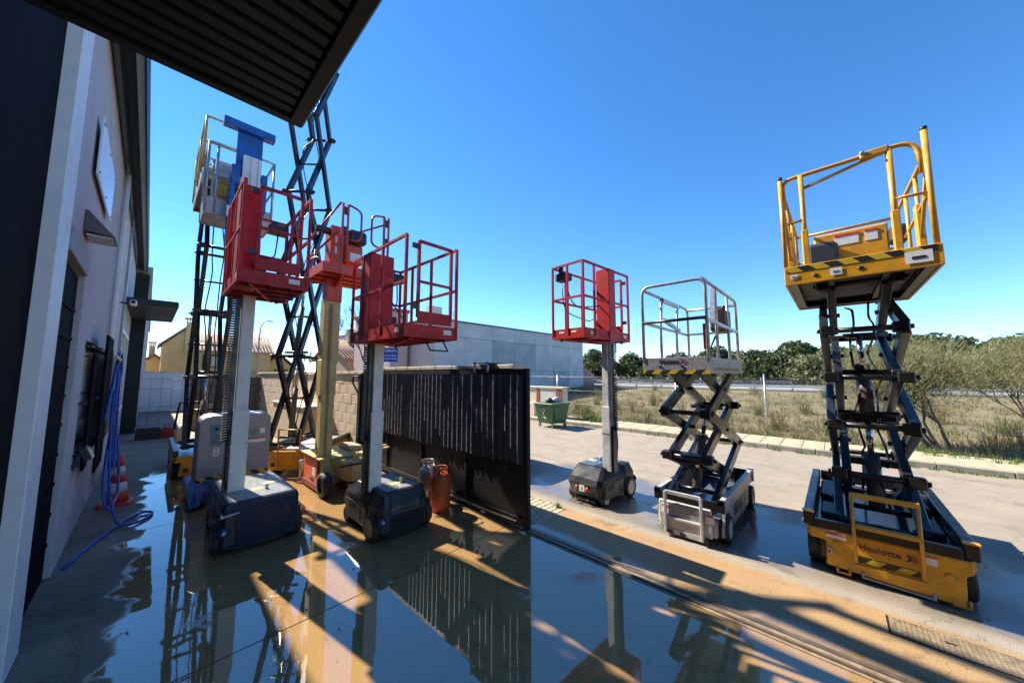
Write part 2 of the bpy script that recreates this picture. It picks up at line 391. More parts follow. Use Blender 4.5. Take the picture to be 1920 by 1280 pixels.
# paving of small setts near the gate post
sett = mat('paving_sett', (0.44, 0.37, 0.24), 0.8, var=0.2, vscale=30, bump=0.3)
first = None
for i in range(7):
    for j in range(9):
        x, y = 3.92 + i * 0.105 + (0.05 if j % 2 else 0), 3.23 + j * 0.105
        if first is None: first = MB().bx(-0.050, 0.050, -0.050, 0.050, -0.01, 0.012).build('paving_sett', sett, road, bevel=0.008); first.location = (x, y, 0)
        else: share('paving_sett', first, road, (x, y, random.uniform(-0.003, 0.002)))

# steel track of the sliding gate
tr = thing('gate_track', 'steel floor track of the sliding gate crossing the wet entrance', 'track', (3.62, 0, 0))
st = mat('worn_steel', (0.16, 0.13, 0.10), 0.4, metal=0.4, var=0.3, dirt=(0.25, 0.18, 0.10), dscale=8)
MB().bx(-0.065, 0.125, -7, 8.3, -0.05, 0.004).build('track_bed', mat('track_bed_concrete', (0.27, 0.20, 0.12), 0.6, var=0.3, vscale=9), tr)
MB().tube([(-0.02, -7, 0.008), (-0.02, 8.3, 0.008)], 0.014, 8).build('rail', st, tr)
MB().bx(0.055, 0.10, -7, 8.3, 0.0, 0.012).build('edge_angle', st, tr)

# pavement across the road with kerb stones
sw = MB().bx(12.2, 13.6, -60, 120, -0.25, 0.115).build('sidewalk', mat('sidewalk_bed', (0.30, 0.25, 0.17), 0.9)); struct(sw)
kst = mat('kerb_stone', (0.33, 0.30, 0.235), 0.85, var=0.2, vscale=3, dirt=(0.2, 0.19, 0.10), dscale=2)
pav = mat('sidewalk_paver', (0.42, 0.36, 0.24), 0.85, var=0.15, vscale=2.5, bump=0.1)
k0 = p0 = None
for i in range(-9, 26):
    if k0 is None: k0 = MB().bx(-0.075, 0.075, -0.495, 0.495, -0.1, 0.13).build('kerb_stone', kst, sw, bevel=0.012); k0.location = (12.125, i, 0)
    else: share('kerb_stone', k0, sw, (12.125, i, random.uniform(-0.004, 0.004)))
n = 0
for i in range(-10, 27):
    for j in range(3):
        if n > 200: break
        x, y = 12.21 + 0.23 + j * 0.462, i * 0.46 + 0.1
        if p0 is None: p0 = MB().bx(-0.224, 0.224, -0.224, 0.224, 0, 0.03).build('paving_slab', pav, sw, bevel=0.006); p0.location = (x, y, 0.1)
        else: share('paving_slab', p0, sw, (x, y, 0.1 + random.uniform(-0.003, 0.003)))
        n += 1

# field of dry grass rising gently to the far road
def fz(x, y): return 0.06 + max(0, min(1, (x - 14) / 16)) ** 1.3 * 0.62 + 0.05 * noise.noise(Vector((x * 0.5, y * 0.5, 0)))
vs = []; fs = []; nx, ny = 34, 60
for i in range(nx + 1):
    for j in range(ny + 1):
        x = 13.6 + (46.0 - 13.6) * (i / nx) ** 1.3; y = -34 + 80 * j / ny
        vs.append((x, y, fz(x, y)))
for i in range(nx):
    for j in range(ny):
        a = i * (ny + 1) + j; fs.append((a, a + ny + 1, a + ny + 2, a + 1))
drygrass = mat('dry_grass_soil', (0.21, 0.165, 0.085), 0.95, vscale=0.5, col2=(0.12, 0.115, 0.05), bump=0.6, bscale=6)
struct(MB().add(vs, fs, True).build('field', drygrass))
hw = MB().bx(34, 46, -60, 120, 0.3, 0.83).build('far_road', mat('far_road_asphalt', (0.27, 0.26, 0.25), 0.8)); struct(hw)
# ------------------------------------------------------------------ vegetation
def leaf_mat(name, c1, c2, trans=0.25, patch=None):
    m = bpy.data.materials.new(name); m.use_nodes = True; nt = m.node_tree; N = nt.nodes; L = nt.links; b = N['Principled BSDF']
    g = N.new('ShaderNodeNewGeometry'); r = N.new('ShaderNodeMix'); r.data_type = 'RGBA'
    r.inputs[6].default_value = (*c1, 1); r.inputs[7].default_value = (*c2, 1); L.new(g.outputs['Random Per Island'], r.inputs[0])
    col = r.outputs[2]
    if patch:
        pn = N.new('ShaderNodeTexNoise'); pn.inputs['Scale'].default_value = 0.45; pn.inputs['Detail'].default_value = 5; L.new(g.outputs['Position'], pn.inputs['Vector'])
        pr = N.new('ShaderNodeMapRange'); pr.inputs[1].default_value = 0.42; pr.inputs[2].default_value = 0.62; L.new(pn.outputs['Fac'], pr.inputs[0])
        pm = N.new('ShaderNodeMix'); pm.data_type = 'RGBA'; L.new(pr.outputs[0], pm.inputs[0]); L.new(col, pm.inputs[6]); pm.inputs[7].default_value = (*patch, 1); col = pm.outputs[2]
    L.new(col, b.inputs['Base Color']); b.inputs['Roughness'].default_value = 0.6
    t = N.new('ShaderNodeBsdfTranslucent'); L.new(col, t.inputs[0]); ms = N.new('ShaderNodeMixShader'); ms.inputs[0].default_value = trans
    L.new(b.outputs[0], ms.inputs[1]); L.new(t.outputs[0], ms.inputs[2]); L.new(ms.outputs[0], N['Material Output'].inputs[0])
    MATS[name] = m; return m
LEAF = leaf_mat('oak_leaves', (0.048, 0.075, 0.022), (0.10, 0.125, 0.042))
LEAF2 = leaf_mat('olive_leaves', (0.10, 0.12, 0.045), (0.16, 0.17, 0.07))
TAM = leaf_mat('tamarisk_leaves', (0.11, 0.125, 0.04), (0.19, 0.185, 0.075), 0.3)
GRS = leaf_mat('dry_grass_blades', (0.29, 0.215, 0.10), (0.17, 0.13, 0.06), 0.3, patch=(0.17, 0.155, 0.06))
GRG = leaf_mat('green_grass_blades', (0.11, 0.14, 0.04), (0.17, 0.165, 0.06), 0.3)
WEED = leaf_mat('green_weed_leaves', (0.07, 0.15, 0.02), (0.13, 0.22, 0.04), 0.3)
BARK = mat('grey_bark', (0.10, 0.08, 0.06), 0.9, var=0.3, vscale=12, bump=0.5)

def blades(name, m, spots, label, parent=None):
    vs = []; fs = []
    for (x, y, z, h, w, n) in spots:
        for _ in range(n):
            a = random.uniform(0, 6.28); r = random.uniform(0, w); bx, by = x + r * math.cos(a), y + r * math.sin(a)
            hh = h * random.uniform(0.5, 1.15); l = random.uniform(0.1, 0.95) * hh; t = random.uniform(0, 6.28); ww = random.uniform(0.004, 0.011)
            dx, dy = math.cos(t) * l, math.sin(t) * l; px, py = -math.sin(a) * ww, math.cos(a) * ww
            o = len(vs)
            vs += [(bx - px, by - py, z), (bx + px, by + py, z), (bx + dx * 0.4 + px * 0.7, by + dy * 0.4 + py * 0.7, z + hh * 0.6), (bx + dx * 0.4 - px * 0.7, by + dy * 0.4 - py * 0.7, z + hh * 0.6), (bx + dx, by + dy, z + hh)]
            fs += [(o, o + 1, o + 2, o + 3), (o + 3, o + 2, o + 4)]
    b = MB(); b.v = vs; b.f = fs; b.sm = [False] * len(fs)
    me = bpy.data.meshes.new(name); me.from_pydata(vs, [], fs); me.materials.append(m)
    o = bpy.data.objects.new(name, me); COL.objects.link(o)
    if parent: o.parent = parent
    if label: tag(o, label, 'grass', kind='stuff')
    else: o['kind'] = 'stuff'
    return o
spots = []; gsp = []
rr = random.Random(3)
for _ in range(8200):
    x = 13.75 + (rr.random() ** 1.7) * 16; y = rr.uniform(-14, 19)
    d = noise.noise(Vector((x * 0.35, y * 0.35, 3)))
    if noise.noise(Vector((x * 0.8, y * 0.8, 9))) < -0.18 and x > 14.6: continue
    if x < 14.5 and rr.random() < 0.55 or d > 0.25: gsp.append((x, y, fz(x, y) - 0.02, rr.uniform(0.10, 0.28), 0.22, 8))
    else: spots.append((x, y, fz(x, y) - 0.02, rr.uniform(0.14, 0.42) * (0.7 + max(0, d)), 0.3, 8))
for _ in range(75):
    x = 14.0 + (rr.random() ** 1.5) * 17; y = rr.uniform(-12, 18)
    (gsp if rr.random() < 0.6 else spots).append((x, y, fz(x, y) - 0.02, rr.uniform(0.5, 0.95), rr.uniform(0.25, 0.6), 90))
blades('dry_grass', GRS, spots, 'tall straw coloured dry grass covering the field behind the fence')
blades('green_grass', GRG, gsp, 'short greener grass tufts along the edge of the field')
ks = [(12.03 - rr.random() * 0.12, rr.uniform(-9, 5.0), 0.0, rr.uniform(0.03, 0.10), 0.06, 8) for _ in range(240)]
blades('kerb_grass', WEED, ks, 'strip of low green weeds growing along the far kerb')

def leaf_cloud(mb, c, rad, n, size, rnd, squash=0.8):
    for _ in range(n):
        while True:
            p = Vector((rnd.uniform(-1, 1), rnd.uniform(-1, 1), rnd.uniform(-1, 1)))
            if 0.35 < p.length < 1: break
        p = Vector((p.x * rad, p.y * rad, p.z * rad * squash)) + Vector(c)
        d = Vector((rnd.uniform(-1, 1), rnd.uniform(-1, 1), rnd.uniform(-0.4, 1))).normalized(); e = d.orthogonal().normalized()
        e = (Matrix.Rotation(rnd.uniform(0, 6.28), 3, d) @ e); f = d.cross(e); s = size * rnd.uniform(0.6, 1.4)
        mb.v += [tuple(p + e * s), tuple(p + f * s * 0.6), tuple(p - e * s), tuple(p - f * s * 0.6)]
        o = len(mb.v) - 4; mb.f.append([o, o + 1, o + 2, o + 3])
def fast(mb, name, m, parent):
    me = bpy.data.meshes.new(name); me.from_pydata(mb.v, [], mb.f); me.materials.append(m)
    o = bpy.data.objects.new(name, me); COL.objects.link(o); o.parent = parent; return o
def tree(name, label, loc, h, w, seed, lm, group, leaf=0.16, nclump=26, per=150):
    rnd = random.Random(seed); t = thing(name, label, 'tree', loc, rnd.uniform(0, 360), group)
    tb = MB(); th = h * 0.4
    tb.tube([(0, 0, -0.3), (0.08, 0.03, th * 0.5), (0.02, 0.1, th), (0.1, 0.05, h * 0.75)], [0.05 * h, 0.04 * h, 0.03 * h, 0.01 * h], 8)
    mb = MB()
    for k in range(nclump):
        a = rnd.uniform(0, 6.28); q = rnd.random(); zz = h * (0.28 + 0.66 * q); rad = w * 0.5 * math.sqrt(max(0.05, 1 - (2 * q - 0.85) ** 2 * 0.8)) * rnd.uniform(0.35, 0.95)
        c = (math.cos(a) * rad, math.sin(a) * rad, zz)
        if k < 9: tb.tube([(0.03, 0.05, th * rnd.uniform(0.6, 1)), (c[0] * 0.5, c[1] * 0.5, zz * 0.8), c], [0.018 * h, 0.012 * h, 0.004 * h], 5)
        leaf_cloud(mb, c, w * rnd.uniform(0.13, 0.24), per, leaf, rnd)
    tb.build('trunk', BARK, t); fast(mb, 'crown', lm, t)
    return t

# ------------------------------------------------------------------ the warehouse along the left
WX = -0.55
WALLM = mat('washed_concrete_panel', (0.545, 0.53, 0.56), 0.9, var=0.16, vscale=70, spec=0.2, dirt=(0.38, 0.36, 0.385), dscale=1.3, damt=0.5, bump=0.35, bscale=120)
TRIM = mat('pale_metal_trim', (0.78, 0.80, 0.82), 0.5, var=0.05)
DKG = mat('dark_green_metal', (0.012, 0.026, 0.024), 0.55, var=0.2, spec=0.25)
DKD = mat('black_door_metal', (0.006, 0.006, 0.009), 0.8, var=0.2, spec=0.05)
TEAL = mat('teal_glazing_strip', (0.05, 0.15, 0.17), 0.12, var=0.15, spec=0.8)
LTEAL = mat('pale_green_fascia', (0.30, 0.42, 0.41), 0.35, var=0.12, vscale=3)
wh = thing('warehouse', 'grey concrete warehouse with dark green eaves running along the left of the yard', 'building', (WX, 0, 0))
def wp(y0, y1, z0, z1, m=WALLM, name='wall_panel', x0=-0.28, x1=0.0): return MB().bx(x0, x1, y0 + 0.006, y1 - 0.006, z0 + 0.006, z1 - 0.006).build(name, m, wh, bevel=0.006)
wp(-8, 4.15, 0, 5.85, DKD, 'sliding_door', -0.3, -0.06)
wp(4.16, 4.62, 0, 5.85, TRIM, 'corner_trim', -0.28, 0.02)
wp(4.63, 4.78, 0, 5.85); wp(4.78, 6.02, 3.42, 5.85); wp(4.78, 6.02, 3.17, 3.41, mat('speckled_lintel', (0.38, 0.42, 0.44), 0.8, var=0.3, vscale=80), 'lintel', -0.28, 0.015)
wp(6.02, 6.7, 0, 5.85); wp(6.7, 10.6, 0, 0.95); wp(6.7, 9.3, 2.5, 5.85); wp(9.3, 10.6, 2.5, 5.85); wp(10.6, 13.4, 0, 5.85); wp(13.4, 17.0, 0, 1.0); wp(13.4, 17.0, 3.3, 5.85); wp(17.0, 18.2, 0, 5.85)
d = wp(4.78, 6.02, 0, 3.16, DKD, 'door', -0.10, -0.05)
for k in range(9): MB().bx(-0.048, -0.035, 4.85, 5.95, 0.35 + k * 0.3, 0.38 + k * 0.3).build('door_slat', DKD, d)
# cornice: bands of metal and glass seen from below
for (a, b, m, nm, z) in ((0.0, 0.06, TEAL, 'glazing_strip', 5.90), (0.06, 0.11, DKG, 'soffit_board', 5.87), (0.11, 0.20, DKG, 'soffit_panel', 5.84), (0.20, 0.27, LTEAL, 'fascia', 5.80), (0.27, 0.29, DKG, 'fascia_edge', 5.78)):
    MB().bx(a + 0.002, b - 0.002, 4.2, 18.3, z, 6.25 if nm != 'fascia_edge' else 6.32).build(nm, m, wh)
MB().bx(-6, -0.002, -8, 28, 5.86, 6.2).build('roof_slab', DKG, wh)
MB().bx(-6, -0.29, -8, 28, 0, 5.85).build('core_wall', DKD, wh)
# downpipe and mullions
MB().tube([(0.05, 9.35, 0.2), (0.05, 9.35, 5.8)], 0.04, 10).build('downpipe', TRIM, wh)
MB().bx(0.002, 0.05, 12.6, 12.75, 0, 5.8).build('mullion', LTEAL, wh)
# shuttered window with projecting black grille leaves
gl = mat('dark_window_glass', (0.02, 0.03, 0.04), 0.08, spec=0.8)
wnd = MB().bx(-0.2, -0.15, 6.7, 10.6, 0.95, 2.5).build('window', gl, wh)
for (a, b, tilt, z0, z1) in ((6.72, 7.05, 0.03, 0.92, 2.35), (7.15, 8.1, 0.1, 0.80, 2.62), (8.35, 9.1, 0.06, 1.0, 2.5), (9.2, 10.55, 0.03, 0.95, 2.4)):
    MB().bx(0.03 + tilt, 0.055 + tilt, a, b, z0, z1).build('shutter_leaf', DKD if a < 9 else DKG, wnd, bevel=0.005)
for z in (1.0, 1.72, 2.42): MB().bx(0.0, 0.06, 6.6, 10.7, z, z + 0.03).build('grille_bar', BLK, wnd)
w2 = MB().bx(-0.12, -0.08, 13.4, 17.0, 1.0, 3.3).build('window', gl, wh)
for y in (13.45, 15.2, 16.95): MB().bx(-0.08, 0.02, y - 0.06, y + 0.06, 1.0, 3.3).build('frame_post', TRIM, w2)
for z in (1.05, 3.22): MB().bx(-0.075, 0.03, 13.4, 17.0, z - 0.05, z + 0.05).build('frame_rail', TRIM, w2)
# projecting end volume, its unseen length added to shade the far yard
MB().bx(-3, 0.33, 18.35, 44.0, 0, 5.75).build('end_volume', mat('end_volume_panel', (0.36, 0.33, 0.36), 0.85, var=0.08), wh)
MB().bx(-0.02, 0.36, 18.2, 18.34, 0, 5.7).build('pilaster', DKG, wh)
MB().bx(-0.1, 0.42, 18.1, 44.1, 5.76, 6.0).build('parapet', LTEAL, wh)
# canopies over the doors: ribbed metal undersides
CANM = mat('canopy_sheet', (0.012, 0.018, 0.018), 0.45, var=0.15)
def canopy(y0, y1, z, x1, npan):
    c = MB().bx(0.0, x1, y0, y1, z + 0.05, z + 0.14).build('canopy', DKG, wh)
    MB().bx(0.0, x1, y1 - 0.03, y1 + 0.012, z - 0.005, z + 0.128).build('canopy_edge', CANM, c)
    MB().bx(0.0, x1, y0 - 0.012, y0 + 0.03, z - 0.02, z + 0.16).build('canopy_edge', CANM, c)
    MB().bx(x1 - 0.055, x1 + 0.014, y0 - 0.014, y1 + 0.014, z - 0.008, z + 0.13).build('canopy_edge', CANM, c, bevel=0.008)
    w = (y1 - y0 - 0.06) / npan
    for i in range(npan):
        a = y0 + 0.03 + i * w
        MB().prism([(a, z + 0.05), (a + 0.010, z + 0.008), (a + w - 0.018, z + 0.008), (a + w - 0.010, z + 0.05)], 'X', 0.003, x1 - 0.057).build('canopy_panel', CANM, c)
canopy(-2.6, 1.97, 3.4, 1.01, 62)
canopy(13.9, 18.1, 4.02, 1.02, 12)
# things fixed to the warehouse wall
sb = thing('wall_board', 'blank white board screwed high on the warehouse wall', 'board', (WX + 0.03, 6.32, 4.5))
MB().bx(0, 0.02, -0.82, 0.82, -0.32, 0.32).build('board', mat('white_board', (0.72, 0.76, 0.82), 0.25, var=0.04), sb, bevel=0.004)
for y in (-0.76, 0, 0.76):
    for z in (-0.27, 0.27): MB().cyl((0.018, y, z), (0.026, y, z), 0.014, 8).build('screw', BLK, sb)
wl = thing('wall_lamp', 'wedge shaped outdoor lamp above the dark doorway', 'lamp', (WX, 5.62, 3.62))
MB().prism([(0.0, -0.08), (0.22, -0.10), (0.02, 0.14), (0.0, 0.14)], 'Y', -0.2, 0.2).build('housing', mat('bronze_lamp', (0.10, 0.085, 0.07), 0.4), wl, bevel=0.006)
MB().bx(0.02, 0.2, -0.17, 0.17, -0.112, -0.1).build('lens', mat('frosted_lens', (0.6, 0.6, 0.58), 0.3), wl)
fl = thing('floodlight', 'small floodlight hanging low on the wall under the black shutter', 'lamp', (WX, 6.75, 1.05))
MB().box((0.09, 0, 0.08), (0.07, 0.2, 0.16), Matrix.Rotation(R(-20), 3, 'Y')).build('housing', BLK, fl, bevel=0.01)
MB().box((0.13, 0, 0.085), (0.012, 0.17, 0.13), Matrix.Rotation(R(-20), 3, 'Y')).build('lens', mat('lamp_glass', (0.6, 0.63, 0.55), 0.15), fl)
MB().tube([(0, -0.12, 0.08), (0.08, -0.12, 0.08), (0.08, 0.12, 0.08), (0, 0.12, 0.08)], 0.01, 6).build('bracket', BLK, fl)
sc = thing('security_camera', 'white security camera on a bracket near the far canopy', 'camera', (WX, 12.0, 3.75))
MB().tube([(0, 0, 0), (0.14, 0, -0.02)], 0.02, 8).build('bracket', BLK, sc); MB().box((0.2, -0.1, 0.0), (0.11, 0.34, 0.11)).build('body', TRIM, sc, bevel=0.02); MB().cyl((0.2, -0.275, 0), (0.2, -0.3, 0), 0.04, 12).build('lens', BLKP, sc)

# ------------------------------------------------------------------ block wall, gate
bw = thing('block_wall', 'beige concrete block boundary wall beside the yard', 'wall', (3.70, 0, 0))
MB().bx(0.03, 0.17, 8.4, 20, 0, 2.08).bx(0.03, 0.17, 3.5, 8.4, 0, 2.165).build('mortar_core', mat('grey_mortar', (0.12, 0.10, 0.08), 0.95), bw)
BLOCK = mat('concrete_block', (0.74, 0.61, 0.44), 0.9, var=0.12, vscale=2.2, dirt=(0.58, 0.48, 0.36), dscale=1.1, bump=0.3, bscale=60)
bsrc = MB().bx(0, 0.2, -0.27, 0.27, 0, 0.245).build('block', BLOCK, bw, bevel=0.006); bh = MB().bx(0, 0.2, -0.13, 0.13, 0, 0.245).mesh('half_block', 0.006); bh.materials.append(BLOCK)
first = True; cnt = 0
for r_ in range(8):
    for c_ in range(22):
        y = 8.45 + c_ * 0.553 + (0.0 if r_ % 2 else 0.276)
        if y > 19.8: continue
        loc = (random.uniform(-0.003, 0.003), y, 0.02 + r_ * 0.258)
        if first: bsrc.location = loc; first = False
        else: share('block', bsrc, bw, loc)
CAP = mat('wall_cap', (0.62, 0.55, 0.42), 0.9, var=0.15, vscale=4, dirt=(0.3, 0.27, 0.2), dscale=5)
for k in range(34):
    y = 3.42 + k * 0.5
    zc = 2.086 if y > 8.0 else 2.17
    MB().bx(-0.04, 0.24, y + 0.004, y + 0.494, zc, zc + 0.068 + random.uniform(-0.004, 0.006)).build('cap_stone', CAP, bw, bevel=0.008)
for y in (11.4, 14.6): MB().bx(-0.02, -0.004, y - 0.04, y + 0.04, 0, 2.05).build('expansion_joint', mat('joint_dark', (0.06, 0.05, 0.04), 0.9), bw)

gate = thing('sliding_gate', 'black sliding yard gate of vertical pleated slats standing open along the wall', 'gate', (3.60, 3.08, 0))
GL = 5.25
GM = mat('black_gate_paint', (0.007, 0.0075, 0.010), 0.6, spec=0.3, var=0.3, dirt=(0.035, 0.032, 0.03), dscale=8, rvar=0.1)
SLT = mat('gate_slat', (0.060, 0.066, 0.085), 0.4, var=0.25, vscale=3, dirt=(0.075, 0.07, 0.07), dscale=3, damt=0.6)
MB().bx(-0.035, 0.035, 0, 0.07, 0.04, 2.17).build('end_post', GM, gate, bevel=0.004)
MB().bx(-0.035, 0.035, GL - 0.07, GL, 0.04, 2.17).build('end_post', GM, gate, bevel=0.004)
MB().bx(-0.03, 0.03, 0.07, GL - 0.07, 2.09, 2.165).build('top_rail', GM, gate)
MB().bx(-0.03, 0.03, 0.07, GL - 0.07, 0.80, 0.88).build('middle_rail', GM, gate)
MB().bx(-0.03, 0.03, 0.07, GL - 0.07, 0.06, 0.16).build('bottom_rail', GM, gate)
MB().bx(-0.004, 0.004, 0.07, GL - 0.07, 0.16, 0.80).build('kick_panel', GM, gate)
for k in range(1, 4): MB().bx(-0.03, 0.03, k * GL / 4 - 0.025, k * GL / 4 + 0.025, 0.161, 0.799).build('stile', GM, gate)
MB().bx(-0.045, -0.033, 0.2, GL * 0.5, 0.10, 0.115).build('wet_lip', GALV, gate)
MB().lathe([(0.0, -0.015), (0.05, -0.015), (0.05, 0.015), (0.0, 0.015)], (0, 0.9, 0.05), 14, 'X').build('wheel', GALV, gate)
MB().lathe([(0.0, -0.015), (0.05, -0.015), (0.05, 0.015), (0.0, 0.015)], (0, 4.3, 0.05), 14, 'X').build('wheel', GALV, gate)
nsl = 42; pw = (GL - 0.14) / nsl
lip = mat('worn_edge_glint', (0.34, 0.34, 0.35), 0.4, metal=0.0, var=0.5, vscale=14)  # worn edges, paled so their caught highlights sit in the colour
for i in range(nsl):
    a = 0.07 + i * pw; j = random.uniform(-0.006, 0.006); zb = 0.86 + random.uniform(-0.008, 0.008)
    s_ = MB().add([(-0.012 + j, a, zb), (-0.062 + j, a + pw * 0.72, zb), (-0.012 + j, a + pw * 0.94, zb), (0.0, a + pw * 0.5, zb), (-0.012 + j, a, 2.09), (-0.062 + j, a + pw * 0.72, 2.09), (-0.012 + j, a + pw * 0.94, 2.09), (0.0, a + pw * 0.5, 2.09)],
             [(0, 1, 5, 4), (1, 2, 6, 5), (2, 3, 7, 6), (3, 0, 4, 7), (0, 3, 2, 1), (4, 5, 6, 7)]).build('slat', SLT, gate)
    if random.random() < 0.88:
        z1 = 2.08 if random.random() < 0.6 else random.uniform(1.4, 1.9); z0 = zb if random.random() < 0.7 else random.uniform(1.0, 1.3)
        e = a + pw * 0.70
        MB().bx(-0.069 + j, -0.055 + j, e - 0.0055, e + 0.0055, z0, z1).build('slat_edge', lip, s_)
gb = thing('gate_guide', 'black gate guide bracket with rollers on top of the wall', 'bracket', (3.60, 4.0, 2.15))
MB().bx(-0.06, 0.3, -0.2, 0.2, 0.102, 0.114).build('plate', BLK, gb)
for y in (-0.15, 0.15): MB().cyl((-0.055, y, -0.03), (-0.055, y, 0.10), 0.02, 10).build('roller', GALV, gb); MB().cyl((-0.055, y, 0.114), (-0.055, y, 0.14), 0.012, 8).build('bolt', GALV, gb)
MB().bx(0.2, 0.25, -0.1, 0.1, 0.094, 0.1015).build('foot', BLK, gb)
pl = thing('gate_post', 'black gate stop post with angled catch against the block wall', 'post', (3.60, 8.46, 0))
MB().bx(-0.06, 0.05, -0.07, 0.07, 0, 2.1).build('post', GM, pl, bevel=0.006); MB().tube([(-0.05, 0.0, 2.02), (-0.05, 0.38, 2.02), (-0.05, 0.38, 1.85), (-0.05, 0.05, 1.62)], 0.022, 6).build('catch', GM, pl)

# beige low plinth in front of the block wall
lp = thing('low_plinth', 'low rendered beige plinth against the block wall behind the yellow lift', 'wall', (3.35, 11.6, 0))
MB().bx(-0.32, 0.32, -0.75, 2.6, 0, 1.12).build('body', mat('beige_render', (0.62, 0.50, 0.35), 0.9, var=0.08, vscale=3), lp, bevel=0.02); MB().bx(-0.35, 0.34, -0.79, 2.62, 1.122, 1.17).build('coping', CAP, lp, bevel=0.01)

# ------------------------------------------------------------------ rear of the yard
WHW = mat('white_wall_paint', (0.66, 0.68, 0.70), 0.8, var=0.06, vscale=1.2, dirt=(0.45, 0.46, 0.47), dscale=1.5, damt=0.4)
rw = thing('rear_wall', 'white painted wall closing the far end of the yard', 'wall', (0, 28.0, 0))
MB().bx(-0.9, 2.0, 0, 0.25, 0, 2.15).build('wall', WHW, rw); MB().bx(-0.95, 2.05, -0.03, 0.28, 2.151, 2.22).build('coping', CAP, rw)
MB().bx(2.0, 2.5, -0.1, 0.3, 0, 2.1).build('pillar', mat('grey_pillar', (0.30, 0.31, 0.33), 0.85), rw)
MB().bx(2.5, 6, 0.0, 0.25, 0, 1.0).build('low_wall', WHW, rw)
rf = thing('reed_fence', 'weathered brown board fence at the end of the yard', 'fence', (3.4, 20.05, 0))
wood = mat('weathered_board', (0.15, 0.12, 0.095), 0.9, var=0.3, vscale=7, dirt=(0.30, 0.27, 0.23), dscale=6)
bs = None
for k in range(30):
    x = -2.1 + k * 0.098
    if bs is None: bs = MB().bx(-0.046, 0.046, 0, 0.03, 0.1, 1.95).build('board', wood, rf); bs.location = (x, 0, 0)
    else: share('board', bs, rf, (x, random.uniform(-0.012, 0.012), random.uniform(-0.04, 0.03)))
for z in (0.4, 1.6): MB().bx(-2.2, 0.85, 0.034, 0.08, z, z + 0.08).build('rail', wood, rf)
MB().bx(-2.2, 0.9, -0.03, 0.1, 1.99, 2.07).build('coping', CAP, rf)
mf = thing('mesh_fence', 'thin wire mesh fence panel in front of the white wall', 'fence', (0, 19.5, 0))
wire = mat('dark_wire', (0.10, 0.11, 0.12), 0.5)
for k in range(12): MB().tube([(-0.5 + k * 0.3, 0, 0.05), (-0.5 + k * 0.3, 0, 1.9)], 0.006, 5).build('wire', wire, mf)
for z in (0.1, 0.8, 1.5, 1.88): MB().tube([(-0.5, 0, z), (2.8, 0, z)], 0.006, 5).build('wire', wire, mf)
for x in (-0.5, 1.6): MB().tube([(x, 0.02, 0), (x, 0.02, 2.0)], 0.025, 8).build('post', BLK, mf)

# ------------------------------------------------------------------ houses, hall and street behind
OCH = mat('ochre_render', (0.78, 0.52, 0.20), 0.9, var=0.08, vscale=0.7, dirt=(0.62, 0.42, 0.18), dscale=0.8)
TILE = mat('clay_roof_tile', (0.40, 0.22, 0.14), 0.85, var=0.2, vscale=5)
CHIM = mat('chimney_render', (0.55, 0.42, 0.26), 0.9)
def house(name, label, x0, x1, y0, y1, zw, zr, axis, wins, chim, m=OCH, rm=TILE):
    t = thing(name, label, 'house', (0, 0, 0))
    MB().bx(x0, x1, y0, y1, 0, zw).build('wall', m, t)
    xm, ym = (x0 + x1) / 2, (y0 + y1) / 2; e = 0.35
    if axis == 'X':      # ridge along x
        MB().prism([(y0, zw), (ym, zr), (y1, zw)], 'X', x0, x1).build('gable', m, t)
        rings = [(y0 - e, zw - 0.12), (ym, zr + 0.05), (y1 + e, zw - 0.12), (y1 + e, zw + 0.05), (ym, zr + 0.25), (y0 - e, zw + 0.05)]
        rf_ = MB().prism(rings, 'X', x0 - e, x1 + e).build('roof', rm, t)
        n = int((x1 - x0 + 2 * e) / 0.3)
        for s in (-1,):
            for k in range(min(n, 40)):
                x = x0 - e + (k + 0.5) * 0.3
                MB().tube([(x, y0 - e, zw + 0.07), (x, ym, zr + 0.26)], 0.07, 6).build('tile_row', rm, rf_)
    else:
        MB().prism([(x0, zw), (xm, zr), (x1, zw)], 'Y', y0, y1).build('gable', m, t)
        rf_ = MB().prism([(x0 - e, zw - 0.12), (xm, zr + 0.05), (x1 + e, zw - 0.12), (x1 + e, zw + 0.05), (xm, zr + 0.25), (x0 - e, zw + 0.05)], 'Y', y0 - e, y1 + e).build('roof', rm, t)
    for (cx, cy, cz, cw, ch) in chim:
        c = MB().bx(cx - cw / 2, cx + cw / 2, cy - cw / 2, cy + cw / 2, cz - 1.2, cz + ch).build('chimney', CHIM, t)
        MB().bx(cx - cw / 2 - 0.1, cx + cw / 2 + 0.1, cy - cw / 2 - 0.1, cy + cw / 2 + 0.1, cz + ch + 0.3, cz + ch + 0.42).build('chimney_cap', CHIM, c)
        for sx in (-1, -0.33, 0.33, 1): MB().bx(cx + sx * cw * 0.42 - 0.05, cx + sx * cw * 0.42 + 0.05, cy - cw / 2, cy + cw / 2, cz + ch, cz + ch + 0.3).build('vent_pier', CHIM, c)
    for (wx, wz, ww, wh_) in wins:
        f = MB().bx(wx - ww / 2, wx + ww / 2, y0 - 0.06, y0 + 0.02, wz, wz + wh_).build('window', mat('dark_wood_frame', (0.07, 0.05, 0.035), 0.7), t)
        MB().bx(wx - ww / 2 + 0.1, wx - 0.04, y0 - 0.075, y0 - 0.062, wz + 0.1, wz + wh_ - 0.1).build('pane', gl, f); MB().bx(wx + 0.04, wx + ww / 2 - 0.1, y0 - 0.075, y0 - 0.062, wz + 0.1, wz + wh_ - 0.1).build('pane', gl, f)
    return t
